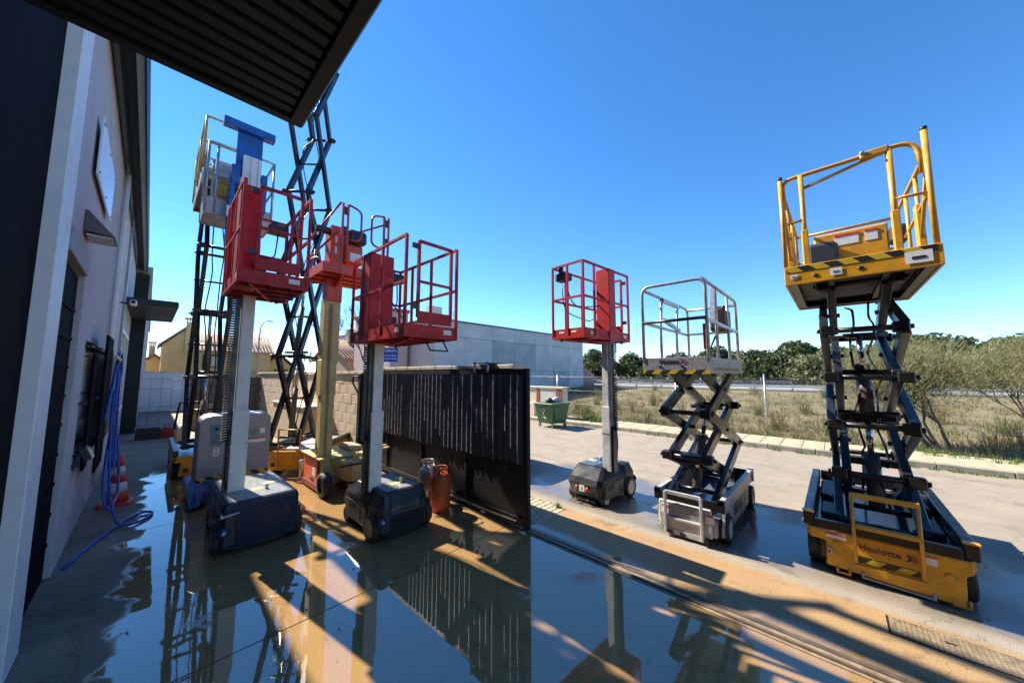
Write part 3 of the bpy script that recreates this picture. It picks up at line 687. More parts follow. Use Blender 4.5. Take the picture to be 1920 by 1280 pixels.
# gabled ochre house: gable end and tiled slope
hA = thing('house', 'ochre gabled house with capped chimney beyond the white wall', 'house', (0, 0, 0))
MB().bx(0.72, 2.75, 45, 52, 0, 4.75).build('wall', OCH, hA)
MB().prism([(0.72, 4.75), (2.35, 6.45), (2.75, 6.2), (2.75, 4.75)], 'Y', 45, 52).build('gable', OCH, hA)
r_ = MB().prism([(0.5, 4.66), (2.3, 6.5), (2.3, 6.68), (0.42, 4.76)], 'Y', 44.7, 52.3).build('roof', TILE, hA)
MB().bx(2.751, 9.2, 45.6, 52, 0, 4.3).build('wing_wall', OCH, hA)
wr = MB().prism([(45.2, 4.25), (49.0, 6.15), (52.6, 4.25), (52.6, 4.42), (49.0, 6.35), (45.2, 4.42)], 'X', 2.5, 9.5).build('roof', mat('pale_clay_tile', (0.52, 0.36, 0.25), 0.9, var=0.15, vscale=4), hA)
for k in range(23): MB().tube([(2.6 + k * 0.3, 45.2, 4.45), (2.6 + k * 0.3, 49.0, 6.37)], 0.06, 6).build('tile_row', MATS['pale_clay_tile'], wr)
c = MB().bx(2.2, 2.9, 44.8, 45.4, 4.0, 7.0).build('chimney', OCH, hA)
for x in (2.25, 2.45, 2.65, 2.85): MB().bx(x - 0.04, x + 0.04, 44.82, 45.38, 7.0, 7.3).build('vent_pier', CHIM, c)
MB().bx(2.05, 3.05, 44.7, 45.5, 7.301, 7.42).build('chimney_cap', CHIM, c)
for (wx, wz) in ((4.2, 2.7), (6.4, 2.7)):
    f = MB().bx(wx - 0.6, wx + 0.6, 45.52, 45.62, wz, wz + 1.3).build('window', mat('dark_wood_frame', (0.07, 0.05, 0.035), 0.7), hA)
    for s in (-0.28, 0.28): MB().bx(wx + s - 0.22, wx + s + 0.22, 45.5, 45.518, wz + 0.1, wz + 1.15).build('pane', gl, f)
MB().bx(2.76, 9.2, 45.3, 45.59, 2.2, 2.32).build('balcony_slab', CHIM, hA)
hB = house('house', 'small low ochre house with slim chimney at the far left', -0.4, 1.0, 50, 54, 3.2, 3.9, 'Y', [], [(0.1, 50.5, 3.6, 0.45, 1.3)])
hC = house('house', 'ochre house with purple tiled turret roof behind the board fence', 9.0, 11.6, 47, 52, 2.95, 4.2, 'Y', [(10.6, 1.2, 1.3, 1.4)], [], rm=mat('dark_red_tile', (0.16, 0.06, 0.06), 0.8))
MB().bx(7.9, 9.2, 48, 52, 0, 5.2).build('turret', OCH, hC); MB().bx(7.7, 9.4, 47.8, 52.2, 5.201, 5.45).build('turret_cornice', CHIM, hC)
hD = house('house', 'low brown tiled house behind the bare trees', 11.5, 19.0, 30, 38, 3.4, 5.0, 'X', [(13.5, 1.6, 1.0, 1.0)], [(12.8, 33, 4.9, 0.5, 0.9)], m=mat('brown_render', (0.36, 0.26, 0.17), 0.9), rm=mat('brown_tile', (0.26, 0.18, 0.12), 0.9, var=0.2, vscale=4))

lampm = mat('lamp_post_steel', (0.30, 0.33, 0.35), 0.5)
lm_ = thing('street_lamp', 'tall curved street lamp rising behind the board fence', 'lamp', (7.1, 40, 0))
MB().tube([(0, 0, 0), (-0.02, 0, 5.5), (0.05, 0, 6.6), (0.3, 0, 7.1), (0.55, 0, 7.2)], [0.09, 0.07, 0.05, 0.04, 0.04], 8).build('pole', lampm, lm_)
MB().box((0.75, 0, 7.2), (0.5, 0.2, 0.1)).build('lamp_head', lampm, lm_, bevel=0.03)

# grey precast concrete hall
HALLY = 19.67
PAN = mat('precast_panel', (0.54, 0.54, 0.54), 0.85, var=0.1, vscale=0.9, dirt=(0.43, 0.43, 0.44), dscale=0.6, damt=0.5, bump=0.1)
PAN2 = mat('precast_panel_dark', (0.40, 0.41, 0.42), 0.85, var=0.12, vscale=1.2)
PANL = mat('sunlit_panel', (0.66, 0.58, 0.52), 0.85, var=0.06, vscale=0.8)  # cream tone puts sunlight on the hall's left end into the colour
hall = thing('industrial_hall', 'low grey precast concrete industrial hall across the road', 'building', (0, 0, 0))
MB().bx(13.4, 32.0, HALLY + 0.15, 40, 0, 5.75).build('core_wall', mat('hall_core', (0.07, 0.07, 0.075), 0.9), hall)
xs = [13.2 + k * 2.69 for k in range(8)]
for i in range(7):
    for (z0, z1) in ((0, 2.3), (2.3, 4.7), (4.7, 5.8)):
        dk = (z0 == 2.3 and i in (2, 3)) or (z0 == 0 and i == 5)
        MB().bx(xs[i] + 0.012, xs[i + 1] - 0.012, HALLY, HALLY + 0.14, z0 + 0.012, z1 - 0.012).build('wall_panel', PAN2 if dk else PAN, hall)
for i in range(6):
    y = HALLY + 0.16 + i * 3.3
    for (z0, z1) in ((0, 2.3), (2.3, 4.7), (4.7, 6.0)):
        MB().bx(13.2, 13.38, y, y + 3.28, z0 + 0.01, z1 - 0.01).build('end_panel', PANL, hall)
MB().bx(13.1, 32.1, HALLY - 0.06, 40, 5.8, 5.92).build('roof_edge', mat('grey_flashing', (0.10, 0.12, 0.15), 0.5), hall)
MB().bx(12.9, 13.9, HALLY + 0.2, HALLY + 0.7, 5.93, 6.75).build('parapet_block', PANL, hall)
MB().bx(11.5, 12.89, HALLY + 3.0, HALLY + 9, 0.0, 6.5).build('annex', mat('annex_pink_panel', (0.55, 0.42, 0.40), 0.85), hall)
MB().bx(11.4, 12.95, HALLY + 2.9, HALLY + 9.1, 6.51, 6.75).build('annex_fascia', mat('annex_red_fascia', (0.30, 0.08, 0.08), 0.5), hall)
MB().tube([(15.5, HALLY + 1, 5.9), (15.5, HALLY + 1, 7.0)], 0.02, 5).build('aerial', BLK, hall)
pk = thing('gable_wall', 'small pink gabled wall at the right end of the grey hall', 'wall', (32.1, 19.9, 0))
MB().prism([(0, 0.2), (2.6, 0.2), (2.6, 2.0), (0, 3.0)], 'Y', 0, 0.3).build('wall', mat('pink_brick', (0.40, 0.22, 0.18), 0.9, var=0.15, vscale=3), pk)

# blue sign on its pole behind the wall
bsg = thing('blue_sign', 'blue sign panel with white lettering on a thin pole behind the wall', 'sign', (6.15, 12.0, 0), -20)
MB().bx(-0.25, 0.25, -0.02, 0.02, 2.53, 3.05).build('panel', mat('sign_blue', (0.006, 0.035, 0.33), 0.4, var=0.05), bsg)
MB().tube([(0, 0.04, 0), (0, 0.04, 3.0)], 0.02, 8).build('pole', GALV, bsg)
SGT = mat('sign_letter_white', (0.6, 0.66, 0.8), 0.5)
lt = MB(); rl = random.Random(5)
for (z, h, x0, x1) in ((2.94, 0.075, -0.21, 0.20), (2.76, 0.05, -0.20, 0.17), (2.65, 0.05, -0.21, 0.19)):
    x = x0
    while x < x1:
        w = rl.uniform(0.018, 0.04); lt.bx(x, x + w, -0.025, -0.0205, z - h / 2 * rl.uniform(0.6, 1), z + h / 2 * rl.uniform(0.6, 1)); x += w + rl.uniform(0.012, 0.03)
lt.build('lettering', SGT, bsg)

# chain-link fence along the field: posts and strained wires
cf = thing('wire_fence', 'galvanised post and wire fence along the field', 'fence', (13.8, 0, 0))
for k in range(-4, 9):
    y = 1.7 + k * 2.75
    MB().tube([(0, y, 0), (0.0, y, 2.03)], 0.026, 8).build('post', GALV, cf); MB().lathe([(0.03, 0), (0.03, 0.03), (0.0, 0.05)], (0, y, 2.03), 8).build('post_cap', GALV, cf)
for z in (0.15, 0.7, 1.3, 1.95): MB().tube([(0, -9.3, z), (0, 23.7, z)], 0.004, 5).build('wire', GALV, cf)
zig = MB(); k = 0
fm_v = []; fm_f = []
y = -3.0
while y < 16:
    for s in (1, -1):
        zz0, zz1 = (0.1, 1.95)
        dy = 1.85 * s
        a, b = Vector((0, y, zz0)), Vector((0, y + dy, zz1)); w = 0.0009
        o = len(fm_v); fm_v += [(0, a.y - w, a.z), (0, a.y + w, a.z), (0, b.y + w, b.z), (0, b.y - w, b.z)]; fm_f.append((o, o + 1, o + 2, o + 3))
    y += 0.075
me = bpy.data.meshes.new('mesh_wires'); me.from_pydata(fm_v, [], fm_f); me.materials.append(GALV)
o = bpy.data.objects.new('mesh_wires', me); COL.objects.link(o); o.parent = cf; o['kind'] = 'stuff'

# guardrail of the far road
gr = thing('guardrail', 'grey roadside guardrail along the far road', 'guardrail', (33.2, 0, 0.62))
for k in range(-12, 18): MB().bx(0, 0.1, k * 2.4 - 0.05, k * 2.4 + 0.05, -0.2, 0.72).build('post', GALV, gr)
MB().prism([(-0.08, 0.40), (-0.03, 0.46), (-0.08, 0.52), (-0.03, 0.58), (-0.08, 0.66), (-0.06, 0.66), (-0.0, 0.58), (-0.05, 0.52), (-0.0, 0.46), (-0.06, 0.40)], 'Y', -30, 44).build('rail', mat('guardrail_steel', (0.55, 0.56, 0.57), 0.45), gr)
gr2 = thing('guardrail', 'second guardrail on the far side of the distant road', 'guardrail', (46.2, 0, 0.7))
MB().bx(-0.05, 0.02, -40, 60, 0.35, 0.68).build('rail', mat('dark_guardrail', (0.12, 0.12, 0.13), 0.6), gr2)
for k in range(-6, 10): MB().bx(0.03, 0.13, k * 6 - 0.05, k * 6 + 0.05, -0.3, 0.95).build('post', TRIM, gr2)

# trees
TP = []
def tline(lst, label_of, lm, group, leaf=0.2, ncl=34, per=170):
    for i, (x, y, h, w) in enumerate(lst):
        TP.append(tree('oak_tree', label_of[i], (x, y, 0.2), h, w, 40 + i + int(x), lm, group, leaf, ncl, per))
tline([(58, 33, 5.7, 7.0), (57, 38.5, 4.4, 6.0), (62, 28, 5.2, 7.0), (66, 43, 4.8, 7), (60, 23, 3.6, 6)],
      ['tallest round holm oak right behind the red basket lift mast', 'smaller holm oak left of the tallest round one, next to the hall', 'round holm oak just right of the tallest one', 'holm oak showing over the grey hall end', 'low holm oak at the right end of the group beyond the red basket lift'], LEAF, 'holm oaks beyond the hall')
tl2 = [(52, 16 - 0.0, 4.2, 6)] + [(50 + (k % 3) * 4, 15 - k * 2.9, 4.0 + 0.8 * math.sin(k * 1.9) + k * 0.12, 7.2 + 1.2 * math.cos(k * 2.3)) for k in range(1, 15)]
names = ['first', 'second', 'third', 'fourth', 'fifth', 'sixth', 'seventh', 'eighth', 'ninth', 'tenth', 'eleventh', 'twelfth', 'thirteenth', 'fourteenth', 'fifteenth']
tline(tl2, [f'dark evergreen oak behind the far road, {n} of the row from the left' for n in names], LEAF, 'evergreen oaks behind the far road', 0.24, 40, 190)
tree('olive_tree', 'pale green bushy tree in front of the oaks beyond the far road', (47.6, 1.5, 0.4), 3.6, 5.5, 91, LEAF2, None, 0.16, 30, 160)
tree('olive_tree', 'pale green bush right of the hall end below the oaks', (54, 34.5, 0.2), 3.6, 4.2, 93, LEAF2, None, 0.16, 24, 150)

def branchy(name, label, loc, h, seed, depth, spread, m=BARK, leafm=None, nleaf=0, lean=(0, 0), cat='tree', r0=0.05):
    rnd = random.Random(seed); t = thing(name, label, cat, loc, 0); tb = MB(); lv = MB(); tips = []
    def grow(p, d, l, r, k):
        q = p + d * l; mid = p + d * l * 0.5 + Vector((rnd.uniform(-1, 1), rnd.uniform(-1, 1), rnd.uniform(-1, 1))) * l * 0.08
        tb.tube([p, mid, q], [r, r * 0.85, r * 0.68], 6 if k > 2 else 4, caps=False)
        if k == 0: tips.append(q); return
        for _ in range(rnd.choice((2, 3, 3))):
            nd = (d + Vector((rnd.uniform(-1, 1), rnd.uniform(-1, 1), rnd.uniform(-0.35, 0.9))) * spread).normalized()
            grow(q, nd, l * rnd.uniform(0.62, 0.85), r * 0.62, k - 1)
        if k < depth: tips.append(q)
    for s in range(6 if leafm else 1):
        d0 = Vector((lean[0] + rnd.uniform(-0.5, 0.5) * (1 if leafm else 0.2), lean[1] + rnd.uniform(-0.5, 0.5) * (1 if leafm else 0.2), 1)).normalized()
        grow(Vector((rnd.uniform(-0.3, 0.3), rnd.uniform(-0.6, 0.6), -0.1)) if leafm else Vector((0, 0, -0.1)), d0, h * (0.2 if leafm else 0.28), r0, depth)
    tb.build('trunk', m, t)
    if leafm:
        for q in tips:
            for _ in range(nleaf):
                p = q + Vector((rnd.gauss(0, 1), rnd.gauss(0, 1), rnd.gauss(0, 1))) * 0.26
                d = Vector((rnd.uniform(-1, 1), rnd.uniform(-1, 1), rnd.uniform(0.0, 1.4))).normalized() * rnd.uniform(0.10, 0.26); w = d.orthogonal().normalized() * rnd.uniform(0.003, 0.007)
                o = len(lv.v); lv.v += [tuple(p - w), tuple(p + w), tuple(p + d)]; lv.f.append([o, o + 1, o + 2])
        fast(lv, 'crown', leafm, t)
    return t
branchy('tamarisk', 'feathery olive green tamarisk bush growing beyond the fence at the right edge', (14.9, -1.9, 0.1), 4.2, 21, 5, 0.62, leafm=TAM, nleaf=30, lean=(0.05, 0.3), cat='bush', r0=0.04)
branchy('tamarisk', 'taller tamarisk bush behind the first one at the right edge', (17.8, -5.0, 0.1), 4.4, 23, 5, 0.6, leafm=TAM, nleaf=30, lean=(0.0, 0.1), cat='bush', r0=0.04)
branchy('bare_tree', 'leafless tree with fine twigs left of the cream mast', (8.6, 25.0, 0), 6.8, 31, 6, 0.5, r0=0.11)
branchy('bare_tree', 'leafless tree with fine twigs right of the cream mast', (9.3, 20.5, 0), 6.4, 37, 6, 0.5, r0=0.10)
branchy('bare_tree', 'small leafless tree by the ochre turret', (10.5, 38, 0), 5.0, 33, 5, 0.55, r0=0.07)

# ------------------------------------------------------------------ machines: shared pieces
def wheel(parent, c, r, w, rim=RIMW, axis='X', rimr=0.69, side=-1):
    t = MB().lathe([(r * 0.70, -w / 2), (r * 0.93, -w / 2), (r, -w / 2 + 0.018), (r, w / 2 - 0.018), (r * 0.93, w / 2), (r * 0.70, w / 2)], c, 24, axis, caps=False).build('tyre', RUB, parent)
    hw_ = w / 2 * 0.8
    MB().lathe([(0.0, -hw_ * 0.6), (r * rimr * 0.35, -hw_ * 0.7), (r * rimr * 0.4, -hw_ * 0.62), (r * rimr * 0.85, -hw_ * 0.62), (r * rimr, -hw_ * 1.2), (r * rimr, hw_ * 1.2), (r * rimr * 0.85, hw_ * 0.62), (r * rimr * 0.4, hw_ * 0.62), (r * rimr * 0.35, hw_ * 0.7), (0.0, hw_ * 0.6)], c, 18, axis).build('rim', rim, t)
    return t
def octo(x0, x1, y0, y1, z, c): return [(x0 + c, y0, z), (x1 - c, y0, z), (x1, y0 + c, z), (x1, y1 - c, z), (x1 - c, y1, z), (x0 + c, y1, z), (x0, y1 - c, z), (x0, y0 + c, z)]
def chain(parent, x, y, z0, z1, face=-1, m=BLKP):
    """toothed cable chain running up the mast"""
    b = MB(); k = int((z1 - z0) / 0.034)
    for i in range(k):
        z = z0 + i * 0.034
        b.box((x, y, z + 0.018), (0.045, 0.05, 0.024)); b.box((x + face * 0.026, y - 0.012, z + 0.02), (0.014, 0.03, 0.012))
    return b.build('cable_chain', m, parent)

# ------------------------------------------------------------------ self-propelled mast lifts with red baskets
def mast_lift(label, loc, rz, cover, topm, L, W, HC, mast, zb, bk, style, mcol=ALU, split=1.7, mw=0.15, wheelrim=RIMC, coldy=0.0, colh=0.15, colw=0.13):
    """bk = basket (x0,x1,y0,y1) local, zb = basket floor, mast=(x,y)"""
    t = thing('mast_lift', label, 'lift', loc, rz, 'red basket mast lifts')
    hw, hl = W / 2, L / 2
    if style == 'box':
        rings = [octo(-hw, hw, -hl, hl, 0.07, 0.02), octo(-hw, hw, -hl, hl, HC - 0.05, 0.02), octo(-hw + 0.02, hw - 0.02, -hl + 0.015, hl - 0.04, HC, 0.02)]
    else:
        rings = [octo(-hw + 0.03, hw - 0.03, -hl + 0.02, hl - 0.1, 0.07, 0.05), octo(-hw, hw, -hl, hl, HC * 0.55, 0.07), octo(-hw + 0.01, hw - 0.01, -hl + 0.02, hl - 0.05, HC * 0.72, 0.07), octo(-hw + 0.10, hw - 0.06, -hl + 0.08, hl - 0.26, HC, 0.04)]
    body = MB().loft(rings).build('chassis_cover', cover, t, bevel=0.008)
    x0, x1, y0, y1 = (-hw + 0.05, hw - 0.05, -hl + 0.06, hl - 0.09) if style == 'box' else (-hw + 0.14, hw - 0.1, -hl + 0.13, hl - 0.30)
    MB().bx(x0, x1, y0, y1, HC + 0.001, HC + 0.007).build('top_plate', topm, body, bevel=0.003)
    # panel seams and recesses on the flanks
    for s, yy in ((-1, 0.0), (1, 0.05)):
        MB().bx(s * (hw + 0.001) - 0.004, s * (hw + 0.001) + 0.004, yy - 0.16, yy + 0.04, HC * 0.50, HC * 0.68).build('side_recess', BLKP, body)
    MB().bx(-hw * 0.7, hw * 0.7, -hl - 0.004, -hl + 0.004, HC * 0.60, HC * 0.612).build('seam', BLKP, body)
    MB().prism([(hw * 0.55, HC * 0.62), (hw * 0.75, HC * 0.62), (hw * 0.68, HC * 0.82)], 'Y', -hl - 0.003, -hl + 0.02).build('seam_corner', BLKP, body)
    # wheel niche at the front left with round hub control
    MB().loft([octo(-hw - 0.014, -hw + 0.17, -hl - 0.014, -hl + 0.34, 0.12, 0.04), octo(-hw - 0.014, -hw + 0.17, -hl - 0.014, -hl + 0.34, HC * 0.72, 0.05), octo(-hw + 0.05, -hw + 0.16, -hl + 0.05, -hl + 0.26, HC * 0.985, 0.02)]).build('wheel_niche', BLKP, body, bevel=0.006)
    MB().lathe([(0.0, -0.03), (0.03, -0.035), (0.055, -0.012), (0.06, 0.0)], (-hw + 0.02, -hl - 0.012, HC * 0.48), 14, 'Y').build('hub_knob', mat('blue_knob', (0.015, 0.035, 0.13), 0.25), body)
    MB().lathe([(0.0, -0.012), (0.022, -0.01), (0.024, 0.0)], (-hw + 0.02, -hl - 0.045, HC * 0.48), 12, 'Y').build('hub_cap', GALV, body)
    for (sx, sy, r) in ((-1, -1, 0.165), (1, -1, 0.165), (-1, 1, 0.105), (1, 1, 0.105)):
        wheel(t, (sx * (hw - 0.045) + (sx * 0.055 if sy < 0 else 0), sy * (hl - 0.19), r), r, 0.10, wheelrim)
    MB().bx(hw - 0.02, hw + 0.06, -hl + 0.12, -hl + 0.34, 0.30, 0.345).build('fender', cover, t, bevel=0.01)
    # rear end: number plate, lamps, tie-down
    MB().bx(-0.05, 0.05, hl + (0.0 if style == 'box' else 0.001), hl + 0.012, HC * 0.36, HC * 0.53).build('plate', WHT, body)
    text('plate_number', '1', 0.08, BLKP, body, (0, hl + 0.0135, HC * 0.44), (R(90), 0, R(180)))
    for s in (-1, 1): MB().lathe([(0.032, -0.01), (0.032, 0.01), (0.0, 0.012)], (s * 0.1, hl + 0.004, HC * 0.45), 12, 'Y').build('tail_lamp', REDL, body)
    MB().tube([(-0.12, hl - 0.02, 0.1), (-0.12, hl + 0.03, 0.07), (0.12, hl + 0.03, 0.07), (0.12, hl - 0.02, 0.1)], 0.012, 6).build('tow_bar', BLK, t)
    MB().bx(-hw + 0.13, hw - 0.13, -hl + 0.05, hl - 0.05, 0.035, 0.07).build('belly_plate', BLK, t)
    if style != 'box':
        MB().bx(-hw + 0.155, -hw + 0.30, hl * 0.0 + 0.05, 0.25, HC + 0.008, HC + 0.012).build('hatch', BLKP, body)
    if style == 'box':
        MB().add([(-hw - 0.016, -hl - 0.016, HC * 0.76), (-hw + 0.16, -hl - 0.016, HC * 0.80), (-hw + 0.14, -hl + 0.12, HC * 1.0), (-hw + 0.03, -hl + 0.12, HC * 1.0), (-hw - 0.016, -hl - 0.010, HC * 0.75), (-hw + 0.16, -hl - 0.010, HC * 0.79), (-hw + 0.14, -hl + 0.126, HC * 0.99), (-hw + 0.03, -hl + 0.126, HC * 0.99)], [(0, 1, 2, 3), (4, 7, 6, 5), (0, 4, 5, 1), (1, 5, 6, 2), (2, 6, 7, 3), (3, 7, 4, 0)]).build('fender_plate', MGREY, body)
    else:
        sd_ = MB().bx(-hw - 0.008, -hw + 0.03, -0.20, hl - 0.16, 0.09, HC * 0.60).build('side_panel', mat('wet_grey_side_lit', (0.10, 0.10, 0.10), 0.3, var=0.35, vscale=9, dirt=(0.2, 0.19, 0.17), dscale=14, damt=0.6), body, bevel=0.01)  # paler than the cover: grazing sun on this flank is in the colour
        MB().bx(-hw - 0.012, -hw - 0.0085, 0.12, 0.32, HC * 0.42, HC * 0.57).build('window_recess', BLKP, sd_)
        MB().bx(-hw - 0.012, -hw - 0.0085, -0.06, -0.03, HC * 0.25, HC * 0.5).build('latch', BLKP, sd_)
    MB().cyl((0.10, -hl + 0.35, HC + 0.005), (0.10, -hl + 0.35, HC + 0.07), 0.02, 10).build('beacon_post', GALV, body)
    MB().bx(0.12, 0.25, -0.1, 0.0, HC + 0.0085, HC + 0.0115).build('warning_label', YELL, body); MB().bx(-0.05, 0.07, -0.3, -0.2, HC + 0.0085, HC + 0.0115).build('warning_label', YELL, body)
    # mast: two telescoped profiles with black channel and chain
    mx, my = mast
    MB().bx(mx - mw / 2 - 0.012, mx + mw / 2 + 0.012, my - 0.07, my + 0.10, HC - 0.05, split).build('outer_mast', mcol, t, bevel=0.006)
    MB().bx(mx - mw / 2 + 0.006, mx + mw / 2 - 0.006, my - 0.055, my + 0.085, split - 0.1, zb + 1.0).build('inner_mast', mcol if mcol is ALU else MGREY, t, bevel=0.006)
    MB().bx(mx - mw / 2 - 0.055, mx - mw / 2 - 0.014, my - 0.05, my + 0.07, HC - 0.05, split * 0.80).build('mast_channel', BLK, t)
    MB().bx(mx - mw / 2 - 0.017, mx + mw / 2 + 0.017, my - 0.076, my + 0.104, HC + (split - HC) * 0.55, HC + (split - HC) * 0.55 + 0.018).build('mast_band', GALV, t)
    MB().bx(mx - mw / 2 - 0.05, mx - mw / 2 - 0.004, my - 0.02, my + 0.06, split * 0.8, zb).build('mast_channel', BLK if mcol is ALU else MGREY, t)
    chain(t, mx - mw / 2 - 0.078, my + 0.02, split * 0.75, zb - 0.02)
    # basket
    bx0, bx1, by0, by1 = bk; r = 0.016; zt = zb + 1.22; toe = zb + 0.16
    bkt = MB()
    for (a, b) in (((bx0, by0), (bx1, by0)), ((bx0, by1), (bx1, by1)), ((bx0, by0), (bx0, by1)), ((bx1, by0), (bx1, by1))): bkt.bar((*a, zb + 0.02), (*b, zb + 0.02), 0.035, 0.04)
    for f in (0.25, 0.5, 0.75): bkt.bar((bx0, by0 + (by1 - by0) * f, zb + 0.02), (bx1, by0 + (by1 - by0) * f, zb + 0.02), 0.03, 0.035)
    bkt.bar((bx0 + 0.1, by0, zb + 0.005), (bx1 - 0.15, by1, zb + 0.005), 0.03, 0.03)
    bkt = bkt.build('basket_floor', RED, t)
    MB().bx(bx0 + 0.02, bx1 - 0.02, by0 + 0.02, by1 - 0.02, zb + 0.042, zb + 0.05).build('deck', mat('basket_deck', (0.10, 0.04, 0.035), 0.7, var=0.3), bkt)
    for (a, b, c_, d_) in ((bx0 - 0.004, bx1 + 0.004, by0 - 0.006, by0), (bx0 - 0.004, bx1 + 0.004, by1, by1 + 0.006), (bx0 - 0.006, bx0, by0, by1), (bx1, bx1 + 0.006, by0, by1)):
        MB().bx(a, b, c_, d_, zb, toe).build('toe_board', RED, bkt)
    posts = [(bx0, by0), (bx1, by0), (bx0, by1), (bx1, by1), (bx0, by0 + (by1 - by0) * 0.40), (bx0, by0 + (by1 - by0) * 0.78), (bx1, by0 + (by1 - by0) * 0.40), (bx1, by0 + (by1 - by0) * 0.75), ((bx0 + bx1) / 2, by1)]
    for p in posts: MB().bar((*p, zb), (*p, zt), 0.034, 0.034, (0, 1, 0)).build('post', RED, bkt, bevel=0.003)
    for z in (zt, zb + 0.66):
        rr_ = MB().bar((bx0, by0, z), (bx0, by1, z), 0.032, 0.032).bar((bx1, by0, z), (bx1, by1, z), 0.032, 0.032).bar((bx0, by1, z), (bx1, by1, z), 0.032, 0.032)
        rr_.build('guard_rail', RED, bkt)
    # gate leaf on the front
    gx0, gx1 = bx0 + (bx1 - bx0) * 0.22, bx1 - 0.1
    g = MB()
    g.bar((gx0, by0 - 0.01, zb + 0.24), (gx0, by0 - 0.01, zt - 0.04), 0.034, 0.034).bar((gx1, by0 - 0.01, zb + 0.24), (gx1, by0 - 0.01, zt - 0.04), 0.034, 0.034).bar((gx0, by0 - 0.01, zt - 0.04), (gx1, by0 - 0.01, zt - 0.04), 0.034, 0.034).bar((gx0, by0 - 0.01, zb + 0.68), (gx1, by0 - 0.01, zb + 0.68), 0.03, 0.03)
    g = g.build('gate_leaf', RED, bkt)
    MB().bx(gx0 - 0.01, gx1 + 0.01, by0 - 0.02, by0 - 0.012, zb + 0.17, zb + 0.32).build('gate_kick_plate', RED, g)
    for z in (zb + 0.34, zt - 0.14): MB().bx(gx0 - 0.09, gx0, by0 - 0.022, by0 + 0.004, z, z + 0.06).build('gate_hinge', BLK, bkt)
    # mast carriage column
    cx0, cx1 = mx - 0.13, mx + colw
    cy0, cy1 = my + coldy - colh, my + coldy + colh
    col_ = MB().bx(min(cx0, bx0 - 0.01), cx1, cy0, cy1, zb - 0.02, zt + 0.02).build('mast_column', RED, bkt, bevel=0.008)
    MB().bx(cx1, cx1 + 0.012, cy0 + 0.06, cy1 - 0.06, zb + 0.42, zb + 0.56).build('label', WHT, col_)
    MB().bx(cx1, cx1 + 0.08, cy0 + 0.02, cy1 - 0.06, zb + 0.16, zb + 0.38).build('battery_box', BLKP, col_, bevel=0.008)
    # control box and cable
    cb = MB().box((bx1 - 0.14, by1 - 0.12, zt - 0.16), (0.24, 0.17, 0.13)).build('control_box', BLKP, bkt, bevel=0.012)
    MB().bx(bx1 - 0.2, bx1 - 0.12, by1 - 0.04, by1 - 0.016, zt - 0.12, zt).build('box_bracket', BLKP, cb)
    MB().tube(rounded([(bx1 - 0.14, by1 - 0.15, zt - 0.2), (bx1 - 0.2, by1 - 0.3, zb + 0.55), (mx, my, zb + 0.62)], 0.2), 0.01, 6).build('cable', CABLE, cb)
    # stickers, clamps and a loose cable on the basket
    for (y, w_, z_) in ((by0 + 0.16, 0.05, 0.09), (by1 - 0.2, 0.035, 0.08)): MB().bx(bx0 - 0.0095, bx0 - 0.0065, y - w_, y + w_, zb + z_ - 0.03, zb + z_ + 0.03).build('sticker', WHT if w_ > 0.04 else YELL, bkt)
    MB().bx(bx1 - 0.2, bx1 - 0.08, by0 - 0.0095, by0 - 0.0065, zb + 0.06, zb + 0.12).build('sticker', WHT, bkt)
    for z in (zb + 0.3, zb + 0.9): MB().lathe([(0.0, -0.008), (0.012, -0.006), (0.013, 0.0)], (cx1 - 0.05, cy0 - 0.001, z), 8, 'Y').build('bolt', GALV, col_); MB().lathe([(0.0, -0.008), (0.012, -0.006), (0.013, 0.0)], (max(bx0, cx0) + 0.04, cy0 - 0.001, z), 8, 'Y').build('bolt', GALV, col_)
    MB().tube(rounded([(cx1, my, zb + 0.7), (cx1 + 0.2, my - 0.1, zb + 0.35), (bx1 - 0.04, by1 - 0.25, zb + 0.5), (bx1 - 0.03, by1 - 0.2, zt - 0.2)], 0.2), 0.009, 6).build('cable', CABLE, bkt)
    MB().tube(rounded([(mx - mw / 2 - 0.03, my - 0.06, HC + 0.05), (mx - mw / 2 - 0.05, my - 0.08, HC + 0.4), (mx - mw / 2 - 0.03, my - 0.06, split * 0.85)], 0.1), 0.008, 6).build('cable', CABLE, t)
    # fold-down step below the gate
    MB().tube([(gx0 + 0.12, by0 + 0.02, zb), (gx0 + 0.16, by0 - 0.05, zb - 0.15), (gx1 - 0.06, by0 - 0.05, zb - 0.15), (gx1 - 0.1, by0 + 0.02, zb)], 0.010, 6).build('step', BLK, bkt)
    for p in ((bx0 + 0.1, by0 + 0.1), (bx1 - 0.1, by1 - 0.1)): MB().lathe([(0.022, -0.03), (0.022, 0.0)], (*p, zb), 10).build('foot', BLKP, bkt)
    for s in (0.3, 0.7): MB().bx(bx0 + (bx1 - bx0) * s - 0.05, bx0 + (bx1 - bx0) * s + 0.05, by1 + 0.0065, by1 + 0.009, zb + 0.09, zb + 0.12).build('label', WHT, bkt)
    return t
mast_lift('red basket mast lift with navy chassis and white mast, nearest the warehouse wall', (1.08, 5.90, 0), 0, NAVY, GLARETOP, 1.34, 0.78, 0.58, (-0.20, -0.09), 3.15, (-0.45, 0.24, -1.03, 0.11), 'box', split=1.62, mw=0.155, coldy=-0.62, colw=-0.04)
mast_lift('red basket mast lift with dark faceted chassis and white mast beside the orange gas bottle', (2.44, 4.80, 0), 0, CHAR, GLARETOP, 1.22, 0.72, 0.57, (-0.23, -0.10), 2.53, (-0.44, 0.30, -1.20, 0.30), 'facet', split=1.58, mw=0.15)
